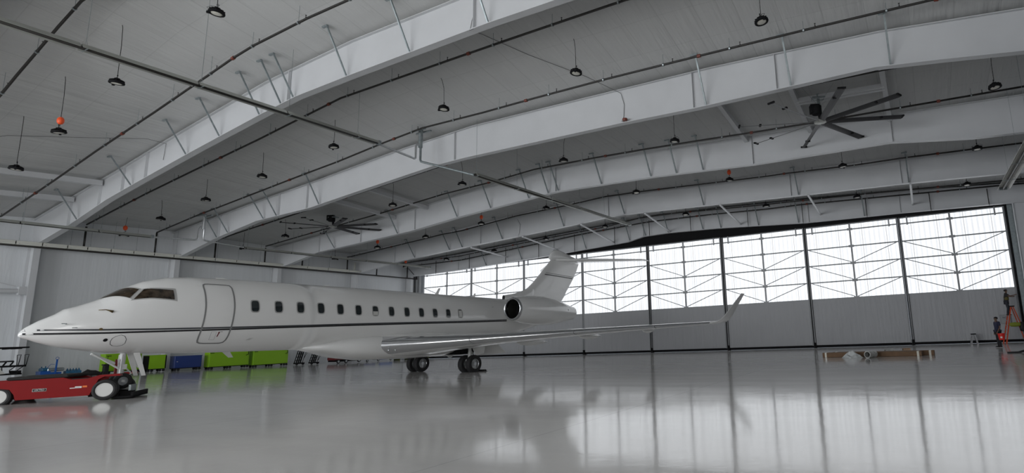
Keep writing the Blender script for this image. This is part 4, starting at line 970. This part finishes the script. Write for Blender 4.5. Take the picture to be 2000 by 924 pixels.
# folded creepers leaning
def creeper(label, y, z_top):
    zf = fl(1.4, y); t = thing('folded_chair_dolly', label, 'dolly', (1.3, y, zf)); H = z_top - zf
    b = MB()
    for dy in (0, .16, .32, .48):
        b.bar((-.2, dy, .12), (-.2, dy + .34, H), .05, .04, up=(1, 0, 0)); b.bar((.1, dy + .02, .12), (.1, dy + .36, H), .03, .03, up=(1, 0, 0))
    for u in (.3, .5, .7, .9): b.bar((-.2, .34 * u, H * u), (-.2, .34 * u + .48, H * u), .05, .05)
    b.bar((-.1, 0, .14), (-.1, .62, .14), .08, .05); b.bar((.1, 0, .14), (.1, .62, .14), .06, .05); b.box(-.25, -.02, .1, .2, .66, .2)
    b.build('frame', M['black'], t)
    b = MB(); b.bar((-.2, .34, H), (-.2, .86, H - .12), .06, .04); b.bar((.1, .36, H), (.1, .86, H - .12), .06, .04); b.build('tread_edge', M['ladder_green'], t)
    b = MB(); b.tube([(.1, .75, H - .15), (.12, .86, H - .35), (.1, .72, H - .6), (.12, .6, H - .8)], .02, 6); b.build('strap', M['black'], t)
    for dy in (.05, .58):
        b = MB(); b.lathe([(.02, -.03), (.10, -.03), (.10, .03), (.02, .03)], 14, T(.1, dy, .10) @ RY(PI / 2)); b.build('wheel', M['rubber'], t, smooth=True, angle=40)
    return t
creeper('black folded seat dolly standing upright, left of the pair beneath the jet belly', -14.6, 1.62)
creeper('black folded seat dolly standing upright, right of the pair beneath the jet belly', -13.3, 1.42)
# low ground equipment seen under the belly
zf = fl(1.5, -11)
t = thing('low_trailer', 'low dark red trailer with black wheels at the left wall beneath the belly', 'trailer', (1.2, -11.7, zf)); b = MB(); b.bbox(0, 0, .30, 1.0, 2.6, .58, .03); b.box(.0, 0, .58, 1.0, 1.2, .72); b.build('bed', M['darkred'], t)
b = MB(); b.box(-.02, .1, .15, 1.02, 2.9, .32); b.box(.9, 1.3, .3, 1.05, 2.9, .55); b.build('chassis', M['black'], t)
for yy in (.35, 1.1, 2.4): wheel_obj(t, 1.0, yy, .17, .17, .12)
t = thing('low_service_cart', 'low blue service cart with a grey tank at the left wall beneath the belly', 'cart', (1.2, -8.6, fl(1.5, -8))); b = MB(); b.bbox(0, 0, .2, .9, 1.2, .5, .04); b.build('left_box', M['navy'], t)
b = MB(); b.tube([(.5, 1.2, .35), (.5, 1.7, .35)], .22, 14); b.build('tank', M['galv'], t, smooth=True, angle=40); b = MB(); b.bbox(0, 1.75, .12, .9, 3.1, .55, .04); b.build('right_box', M['blue'], t)
for yy in (.3, 1.5, 2.9): wheel_obj(t, .85, yy, .12, .12, .08)
t = thing('tow_bar_rack', 'low rack of black and yellow tow bars beneath the belly near the far wheels', 'rack', (1.2, -5.0, fl(1.5, -4)))
b = MB()
for j in range(4): b.tube([(.2 + .15 * j, 0, .25 + .05 * j), (.25 + .15 * j, 4.4, .30 + .04 * j)], .045, 8)
b.build('tow_bar', M['black'], t, smooth=True); b = MB()
for yy in (.3, 1.6, 2.6, 4.0): b.box(.1, yy, 0, .9, yy + .08, .48)
b.build('rack_post', M['olive'], t)
b = MB(); 
for yy in (1.2, 2.2, 3.1): b.tube([(.7, yy, .35), (.7, yy + .3, .36)], .055, 8)
b.build('yellow_band', M['vest'], t, smooth=True)
# blue pump trolley
zf = fl(3, -30.2)
t = thing('hydraulic_trolley', 'small blue service trolley with an upright blue tow handle, in front of the wall', 'trolley', (3.0, -30.75, zf))
b = MB(); b.box(-.3, 0, .18, .3, .90, .34); b.box(-.32, .0, .34, .32, .42, .42); b.build('frame', M['blue'], t)
b = MB(); b.bbox(-.25, .08, .42, .25, .36, .60, .03); b.tube([(0, .12, .6), (0, .12, .68)], .03, 6); b.tube([(.1, .25, .6), (.1, .25, .7)], .03, 6); b.build('motor', M['teal'], t)
b = MB(); b.bbox(-.28, .30, .38, .28, 1.02, .58, .04); b.build('tank', M['galv'], t)
b = MB(); b.bar((.32, .62, .05), (.30, .64, 1.05), .07, .05, up=(1, 0, 0)); b.tube([(.3 , .64 + .07 * math.cos(a), 1.12 + .07 * math.sin(a)) for a in [2 * PI * k / 12 for k in range(13)]], .012, 6); b.tube([(.2, .3, .6), (.28, .4, .8), (.3, .56, .78)], .012, 5); b.build('tow_handle', M['blue'], t)
for yy in (.12, .78): wheel_obj(t, .3, yy, .11, .11, .07); wheel_obj(t, -.3, yy, .11, .11, .07)
# battery crate, bagged bundle, stand
t = thing('battery_crate', 'blue-green plastic crate packed with upright blue bottles on the floor', 'crate', (3.0, -29.6, fl(3, -29.3)))
b = MB(); b.bbox(-.2, 0, 0, .2, .68, .38, .02); b.build('crate', M['teal'], t)
for k in range(5):
    b = MB(); b.lathe([(.055, .38), (.055, .44), (.025, .47), (.02, .52), (.005, .53)], 10, T(.05, .08 + .13 * k, 0)); b.build('bottle', M['teal'], t, smooth=True, angle=40)
b = MB(); rr = []
for u, w, h in ((0, .08, .1), (.12, .2, .26), (.3, .26, .40), (.5, .27, .37), (.7, .25, .32), (.88, .2, .25), (1, .06, .08)):
    rr.append([(w * math.cos(a) * (1 + .12 * math.sin(5 * a + 9 * u)), 1.0 * u, max(0, h * .5 + h * .5 * math.sin(a) * (1 + .15 * math.sin(3 * a + 14 * u)))) for a in [2 * PI * k / 18 for k in range(18)]])
b.loft(rr); o = tag(b.build('black_bag', M['bag'], smooth=True), 'crumpled black bag lying on the floor right of the blue crate', 'bag'); o.location = (3.0, -28.9, fl(3, -28.5) + .0)
t = thing('tripod_stand', 'small black stand with a thin upright rod beside the first green cart', 'stand', (2.9, -27.7, fl(3, -28)))
b = MB(); b.bbox(-.12, -.1, .0, .12, .14, .62, .03); b.box(-.16, -.14, .60, .16, .18, .68); b.build('box', M['bag'], t); b = MB(); b.tube([(0, .02, .65), (.0, .08, 1.15)], .014, 6); b.build('rod', M['black'], t)
# golf cart
zf = fl(3, -32.2)
t = thing('golf_cart', 'golf cart with black roof and rear rack at the left edge of the view', 'golf cart', (3.0, -31.45, zf))
b = MB(); b.bbox(-.62, -3.1, 1.72, .62, .02, 1.80, .03); b.box(-.5, -.75, 1.68, .5, -.62, 1.73); b.box(-.5, -.4, 1.68, .5, -.25, 1.73); b.build('roof', M['black'], t)
b = MB()
for sx in (-.5, .5):
    b.tube([(sx, -1.55, 1.74), (sx, -1.5, 1.3), (sx, -1.35, .9)], .022, 6); b.tube([(sx, -2.95, 1.74), (sx, -2.7, .9)], .022, 6)
    b.tube([(sx, -.06, .80), (sx, -.10, 1.35), (sx, .06, 1.37), (sx, .0, .80)], .02, 6)
    b.tube([(sx, -.02, .8), (sx, -.32, .52), (sx, -.30, .38)], .022, 6); b.tube([(sx, -.95, .8), (sx, -.9, .45)], .022, 6)
b.build('frame', M['black'], t)
b = MB(); b.bbox(-.55, -1.9, .35, .55, -.95, .68, .05); b.loft([[(x, y, z) for y, z in ((-1.7, .3), (-1.65, .62), (-1.35, .70), (-1.0, .60), (-.78, .36))] for x in (-.58, .58)]); b.bbox(-.55, -3.2, .3, .55, -2.3, .75, .1); b.build('body', M['cart_white'], t, smooth=False)
b = MB(); b.bbox(-.5, -1.7, .78, .5, -1.2, .92, .04); b.bbox(-.5, -1.28, .9, .5, -1.08, 1.42, .05); b.bbox(-.5, -1.05, .98, .5, -.48, 1.06, .03); b.build('seat', M['bag'], t)
b = MB(); b.box(-.55, -1.0, .70, .55, .0, .80); b.box(-.5, -.95, .28, .5, -.12, .36); b.box(-.5, -.3, .3, .5, -.15, .5)
for yy in (-.9, -.62): b.bar((.45, yy, .78), (.45, yy + .12, 1.0), .08, .05); b.bar((-.45, yy, .78), (-.45, yy + .12, 1.0), .08, .05)
b.build('rear_deck', M['black'], t)
for yy in (-1.28, -2.85):
    for sx in (.52, -.52): wheel_obj(t, sx, yy, .26, .26, .2)
b = MB(); b.tube([(.0, -2.3, .8), (0, -2.0, 1.05)], .02, 6); b.tube([(.18 * math.cos(a), -2.0 + .05 * math.sin(a), 1.07 + .16 * math.sin(a)) for a in [2 * PI * k / 14 for k in range(15)]], .015, 6); b.build('steering_wheel', M['black'], t)

# ------------------------------------------------------------------ cartons, rolls and wrap on the floor
def carton(label, p0, p1, w, h):
    p0 = Vector(p0); p1 = Vector(p1); L = (p1 - p0).length; rz = math.atan2(p1.y - p0.y, p1.x - p0.x)
    t = thing('long_carton', label, 'carton', (p0.x, p0.y, 0.0), rz, group='long brown cartons')
    b = MB(); b.bbox(0, 0, .005, L, w, h, .008); b.build('box', M['cardboard'], t)
    for u in (.035, .965):
        b = MB(); b.box(L * u - .05, -.004, .0, L * u + .05, w + .004, h + .004); b.build('tape', M['tape'], t)
    return t
carton('long brown cardboard carton lying nearest, in front of the other', (44.15, -13.75, 0), (49.0, -14.30, 0), .42, .24)
carton('long brown cardboard carton lying just behind the nearer one', (44.6, -13.15, 0), (49.55, -13.72, 0), .36, .24)
def roll(name, label, p, rz, r, L, m, z=None):
    t = thing(name, label, 'roll', (p[0], p[1], r if z is None else z), rz)
    b = MB(); b.lathe([(r * .8, 0), (r, 0), (r, L), (r * .8, L), (r * .78, .02)], 28, RX(-PI / 2), cap=False); b.build('tube', M[m], t, smooth=True, angle=40)
    b = MB(); b.lathe([(r * .79, L * .98), (.005, L * .98)], 20, RX(-PI / 2)); b.lathe([(r * .8, .01), (r * .79, L)], 20, RX(-PI / 2), cap=False); b.build('lining', M['black'], t)
    return t
roll('wrapped_roll', 'white wrapped roll with open dark end, lying in front of the cartons', (46.55, -15.2, 0), math.radians(-22), .17, .75, 'white_print')
roll('wrapped_roll', 'white wrapped roll lying behind the long cartons', (47.25, -12.9, 0), math.radians(-65), .17, .4, 'white_print')
roll('cardboard_roll', 'light brown cardboard roll lying behind the long cartons', (48.1, -12.5, 0), math.radians(-75), .17, .35, 'tube_brown')
b = MB(); random.seed(3); g = 9; vs_ = []
for j in range(g):
    for i in range(g):
        e = math.sin(PI * i / (g - 1)) * math.sin(PI * j / (g - 1)); vs_.append((-.5 + 1.0 * i / (g - 1) + random.uniform(-.04, .04), -.22 + .44 * j / (g - 1) + random.uniform(-.04, .04), .003 + e * random.uniform(.1, .42)))
b.add(vs_, [(j * g + i, j * g + i + 1, (j + 1) * g + i + 1, (j + 1) * g + i) for j in range(g - 1) for i in range(g - 1)])
o = tag(b.build('plastic_wrap', M['plastic']), 'crumpled clear plastic wrap lying against the nearest carton', 'plastic wrap'); o.location = (45.75, -14.55, .0)
# hose at the right edge
b = MB(); random.seed(5)
for j in range(4): b.tube([(.25 * k + random.uniform(-.1, .1) * (k > 0), -.1 + .13 * j + random.uniform(-.12, .12), .03 + .10 * abs(math.sin(k * .6 + j)) * (k > 2)) for k in range(14)], .026, 6)
o = tag(b.build('black_cables', M['rubber'], smooth=True), 'loose bundle of black cables on the floor at the right edge', 'cables'); o.location = (52.75, -13.35, 0)

# ------------------------------------------------------------------ step ladder, stool, sign, bucket, bag
def astep(name, label, cat, base, H, half, wd, rot, side_m, step_m, nst):
    t = thing(name, label, cat, base, rot)
    b = MB()
    for sy in (-1, 1): b.bar((-half, sy * wd * .5, 0), (-.06, sy * wd * .28, H), .075, .03, up=(0, 1, 0))
    b.build('front_rails', M[side_m], t)
    b = MB()
    for sy in (-1, 1): b.bar((half, sy * wd * .5, 0), (.06, sy * wd * .28, H), .06, .03, up=(0, 1, 0))
    b.build('rear_rails', M[side_m], t)
    for k in range(1, nst + 1):
        u = k / (nst + 1); b = MB(); x = -half + (half - .06) * u; w = wd * (.5 - .22 * u); b.box(x - .045, -w, H * u - .015, x + .045, w, H * u + .015); b.build('step', M[step_m], t)
        if k % 2: b = MB(); b.box(-x - .015, -w, H * u - .012, -x + .015, w, H * u + .012); b.build('rear_brace', M[step_m], t)
    b = MB(); b.box(-.15, -wd * .33, H - .02, .15, wd * .33, H + .05); b.build('top_cap', M['black'], t)
    b = MB(); b.bar((-half * .55, wd * .4, H * .45), (half * .55, wd * .4, H * .45), .02, .02); b.build('spreader', M[step_m], t)
    return t
LX, LY = 54.50, -1.62
astep('step_ladder', 'orange A-frame step ladder with a worker on it, at the right door', 'ladder', (LX, LY, 0), 2.38, .66, .75, math.radians(8), 'ladder_orange', 'ladder_grey', 7)
astep('step_stool', 'small grey step stool with black top, left of the standing man', 'step stool', (52.15, -.95, 0), .66, .20, .4, math.radians(5), 'ladder_grey', 'ladder_grey', 2)
b = MB(); rr = []
for u, w, h in ((0, .05, .05), (.15, .16, .13), (.5, .18, .15), (.85, .15, .12), (1, .05, .05)): rr.append([(-.35 + .7 * u, w * math.cos(a), h * math.sin(a)) for a in [2 * PI * k / 14 for k in range(14)]])
b.loft(rr); o = tag(b.build('tool_bag', M['bag_green'], smooth=True), 'yellow-green tool bag hanging across the orange ladder', 'bag'); o.location = (LX + .05, LY - .42, 1.22)
b = MB(); rr = []
for u, w, h in ((0, .06, .04), (.2, .15, .10), (.6, .17, .12), (.9, .14, .1), (1, .05, .05)): rr.append([(w * math.cos(a) * (1 + .15 * math.sin(3 * a + 5 * u)), h * math.sin(a), -.62 * u) for a in [2 * PI * k / 14 for k in range(14)]])
b.loft(rr); o = tag(b.build('jacket', M['bag'], smooth=True), 'black jacket hanging on the right leg of the orange ladder', 'jacket'); o.location = (LX + .42, LY - .44, 1.38)
t = thing('door_sign', 'pale notice board with black lettering on the last hangar door, behind the ladder', 'sign', (54.23, -.22, 1.58))
b = MB(); b.box(-.30, -.02, -.30, .30, .0, .30); b.build('board', M['sign_white'], t)
b = MB()
for x0, z0, x1, z1 in ((-.30, .28, .30, .30), (-.30, -.30, .30, -.28), (-.30, -.30, -.285, .30), (.285, -.30, .30, .30)): b.box(x0, -.03, z0, x1, -.02, z1)
b.build('border', M['seal'], t)
text_obj('lettering', 'NO', .16, M['sign_ink'], t, T(-.02, -.024, .10) @ RX(PI / 2))

# ------------------------------------------------------------------ people
def skin_mesh(name, verts, edges, radii, m, parent, sub=2, root=0):
    me = bpy.data.meshes.new(name); me.from_pydata(verts, edges, []); me.update(); me.materials.append(m)
    o = bpy.data.objects.new(name, me); COL.objects.link(o)
    sm = o.modifiers.new('skin', 'SKIN'); sm.use_smooth_shade = True
    sv = me.skin_vertices[0].data if me.skin_vertices else None
    if sv is None:
        return o
    for i, r in enumerate(radii): sv[i].radius = r if isinstance(r, tuple) else (r, r); sv[i].use_root = (i == root)
    s = o.modifiers.new('sub', 'SUBSURF'); s.levels = sub; s.render_levels = sub
    if parent: o.parent = parent
    return o
def chain_mesh(b, pts, rs, n=12): b.tube(pts, rs, n)
def person(label, loc, rot, joints, shirt, trousers, extra=None):
    """joints: dict of body points in metres, person facing -y"""
    J = {k: Vector(v) for k, v in joints.items()}
    p = thing('person', label, 'person', loc, rot)
    # one continuous body grown over the skeleton
    names = ['pelvis', 'belly', 'chest', 'neck', 'chin', 'skull', 'crown', 'shL', 'elL', 'wrL', 'haL', 'shR', 'elR', 'wrR', 'haR', 'hipL', 'knL', 'anL', 'toL', 'hipR', 'knR', 'anR', 'toR']
    rad = {'pelvis': (.13, .115), 'belly': (.125, .11), 'chest': (.145, .12), 'neck': .055, 'chin': .062, 'skull': .088, 'crown': .062, 'shL': .062, 'elL': .042, 'wrL': .028, 'haL': .03, 'shR': .062, 'elR': .042, 'wrR': .028, 'haR': .03,
           'hipL': .09, 'knL': .062, 'anL': .042, 'toL': .038, 'hipR': .09, 'knR': .062, 'anR': .042, 'toR': .038}
    ed = [('pelvis', 'belly'), ('belly', 'chest'), ('chest', 'neck'), ('neck', 'chin'), ('chin', 'skull'), ('skull', 'crown'), ('chest', 'shL'), ('shL', 'elL'), ('elL', 'wrL'), ('wrL', 'haL'), ('chest', 'shR'), ('shR', 'elR'), ('elR', 'wrR'), ('wrR', 'haR'),
          ('pelvis', 'hipL'), ('hipL', 'knL'), ('knL', 'anL'), ('anL', 'toL'), ('pelvis', 'hipR'), ('hipR', 'knR'), ('knR', 'anR'), ('anR', 'toR')]
    idx = {nme: i for i, nme in enumerate(names)}
    verts = [tuple(J[nme]) for nme in names]; edges = [(idx[a], idx[c]) for a, c in ed]; radii = [rad[nme] for nme in names]
    # fingers
    for side in ('L', 'R'):
        h = J['ha' + side]; w = J['wr' + side]; d = (h - w).normalized(); a = d.orthogonal().normalized(); c = d.cross(a)
        for k, (off, ln) in enumerate(((-.03, .065), (-.01, .08), (.01, .075), (.03, .055))):
            i0 = len(verts); q = h + a * off + d * .03; verts += [tuple(q), tuple(q + d * ln * .55 + c * .008), tuple(q + d * ln + c * .03)]; edges += [(idx['ha' + side], i0), (i0, i0 + 1), (i0 + 1, i0 + 2)]; radii += [.0095, .009, .008]
        i0 = len(verts); q = h - d * .02 + a * -.035 + c * .01; verts += [tuple(q), tuple(q - a * .02 + d * .04)]; edges += [(idx['ha' + side], i0), (i0, i0 + 1)]; radii += [.011, .009]
    body = skin_mesh('body', verts, edges, radii, M['skin_tone'], p, 2, 0)
    # face
    f = J['skull']; b = MB(); b.loft([[(f.x + r * math.cos(a), f.y - .085 - q, f.z - .01 + r * 1.3 * math.sin(a)) for a in [2 * PI * k / 8 for k in range(8)]] for r, q in ((.018, 0), (.014, .02), (.006, .035))]); 
    for e in (-1, 1):
        b.lathe([(.005, -.012), (.022, 0), (.026, .006), (.01, .012)], 8, T(f.x + .088 * e, f.y, f.z - .01) @ RY(PI / 2))
    b.build('nose_and_ears', M['skin_tone'], p, smooth=True)
    b = MB()
    for e in (-1, 1): b.lathe([(.003, -.008), (.011, 0), (.003, .008)], 8, T(f.x + .032 * e, f.y - .084, f.z + .018) @ RX(PI / 2))
    b.box(f.x - .024, f.y - .092, f.z - .058, f.x + .024, f.y - .078, f.z - .052)
    b.build('eyes_and_mouth', M['hair'], p)
    b = MB(); rr = []
    for k in range(7):
        ph = PI * .5 * k / 6
        rr.append([(f.x + .102 * math.cos(ph) * math.cos(a), f.y + .012 + .108 * math.cos(ph) * math.sin(a), f.z + .035 + (.075 * math.sin(ph) if True else 0) - (.06 if (k == 0 and math.sin(a) > -.2) else 0)) for a in [2 * PI * j / 18 for j in range(18)]])
    b.loft(rr); b.build('hair', M['hair'], p, smooth=True)
    # clothing follows the body
    def cloth(nm, chains, m, grow):
        c = bpy.data.meshes.new(nm); vv, ee, rr_ = [], [], []
        for a, c_ in chains:
            pass
        ids = {}
        for ch in chains:
            for nme, pt, r in ch:
                if nme not in ids: ids[nme] = len(vv); vv.append(tuple(pt)); rr_.append(r)
            for x_, y_ in zip(ch, ch[1:]): ee.append((ids[x_[0]], ids[y_[0]]))
        return vv, ee, rr_
    def mk(nm, chains, m):
        ids = {}; vv = []; ee = []; rr_ = []
        for ch in chains:
            for nme, pt, r in ch:
                if nme not in ids: ids[nme] = len(vv); vv.append(tuple(pt)); rr_.append(r)
            for x_, y_ in zip(ch, ch[1:]): ee.append((ids[x_[0]], ids[y_[0]]))
        return skin_mesh(nm, vv, ee, rr_, m, p, 2, 0)
    lo = lambda a, c_, u: J[a].lerp(J[c_], u)
    mk('shirt', [[('belly', J['belly'] - Vector((0, 0, .03)), (.165, .15)), ('chest', J['chest'], (.185, .155)), ('neck', lo('chest', 'neck', .75), .075)],
                 [('belly', J['belly'], .1), ('hem', J['pelvis'] - Vector((0, 0, .02)), (.168, .155))],
                 [('chest', J['chest'], .1), ('shL', J['shL'], .085), ('slL', lo('shL', 'elL', .75), .072)], [('chest', J['chest'], .1), ('shR', J['shR'], .085), ('slR', lo('shR', 'elR', .75), .072)]], shirt)
    mk('trousers', [[('pelvis', J['pelvis'], (.15, .135)), ('hipL', J['hipL'], .105), ('knL', J['knL'], .085), ('anL', lo('knL', 'anL', .92), .075)], [('pelvis', J['pelvis'], .1), ('hipR', J['hipR'], .105), ('knR', J['knR'], .085), ('anR', lo('knR', 'anR', .92), .075)]], trousers)
    for side in ('L', 'R'):
        a, t_ = J['an' + side], J['to' + side]; d = (t_ - a); d.z = 0; d.normalize()
        b = MB(); b.loft([[tuple(a + d * u + Vector((0, 0, -.045 + h * .5 + h * .5 * math.sin(q))) + d.cross(Vector((0, 0, 1))) * (w * math.cos(q))) for q in [2 * PI * k / 12 for k in range(12)]] for u, w, h in ((-.07, .025, .06), (-.04, .042, .12), (.03, .045, .12), (.10, .05, .075), (.17, .045, .055), (.21, .02, .03))]); b.build('shoe', M['bag'], p, smooth=True)
    return p
stand = dict(pelvis=(0, 0, .94), belly=(0, .0, 1.10), chest=(0, .01, 1.34), neck=(0, 0, 1.50), chin=(0, -.02, 1.565), skull=(0, -.01, 1.65), crown=(0, 0, 1.71), shL=(.18, .02, 1.42), elL=(.22, .04, 1.14), wrL=(.17, -.10, .92), haL=(.15, -.13, .84), shR=(-.18, .02, 1.42), elR=(-.22, .03, 1.14), wrR=(-.18, -.08, .91), haR=(-.16, -.10, .83),
             hipL=(.09, 0, .90), knL=(.09, -.02, .50), anL=(.09, .02, .075), toL=(.10, -.12, .04), hipR=(-.09, 0, .90), knR=(-.09, .0, .50), anR=(-.09, .03, .075), toR=(-.10, -.11, .04))
person('man standing in a navy shirt and dark trousers, holding a red bucket', (53.03, -7.1, .0), math.radians(-65), stand, M['shirt_navy'], M['trousers_black'])
lad = dict(pelvis=(0, .02, .92), belly=(0, .0, 1.08), chest=(0, -.02, 1.32), neck=(0, -.03, 1.48), chin=(0, -.05, 1.54), skull=(0, -.04, 1.62), crown=(0, -.03, 1.68), shL=(.18, 0, 1.40), elL=(.24, -.24, 1.28), wrL=(.14, -.46, 1.32), haL=(.12, -.54, 1.34), shR=(-.18, 0, 1.40), elR=(-.25, -.20, 1.24), wrR=(-.05, -.36, 1.22), haR=(.03, -.42, 1.23),
           hipL=(.09, .02, .88), knL=(.10, -.06, .48), anL=(.09, .03, .075), toL=(.09, -.10, .04), hipR=(-.09, .02, .88), knR=(-.09, -.04, .48), anR=(-.09, .04, .075), toR=(-.09, -.10, .04))
pp = person('man in a dark shirt and dull yellow vest standing on the orange ladder, reaching out', (54.30, -1.62, 1.80), math.radians(82), lad, M['shirt_dark'], M['trousers'])
b = MB(); b.loft([[(.155 * math.cos(a), -.0 + .135 * math.sin(a) - .01, z) for a in [2 * PI * k / 18 for k in range(18)]] for z in (1.02, 1.14, 1.26)], cap=False); b.v = [(x * 1.12, y * 1.12, z) for x, y, z in b.v]; b.build('vest', M['vest'], pp, smooth=True)
# bucket held by the standing man
t = thing('bucket', 'red-orange plastic bucket held low by the standing man', 'bucket', (53.17, -7.36, .44))
b = MB(); b.lathe([(.145, 0), (.185, .34), (.195, .34), (.195, .37), (.18, .37), (.175, .35), (.135, .01)], 26); b.build('pail', M['bucket'], t, smooth=True, angle=40)
b = MB(); b.tube([(.19 * math.cos(a), 0, .36 + .17 * math.sin(a)) for a in [PI * k / 12 for k in range(13)]], .006, 5); b.build('handle', M['galv'], t)
b = MB(); b.add([(.168 * math.cos(a), .168 * math.sin(a), z) for z in (.1, .22) for a in [math.radians(-120 + 12 * k) for k in range(4)]], [(k, k + 1, 5 + k, 4 + k) for k in range(3)]); b.build('white_label', M['sticker_white'], t)
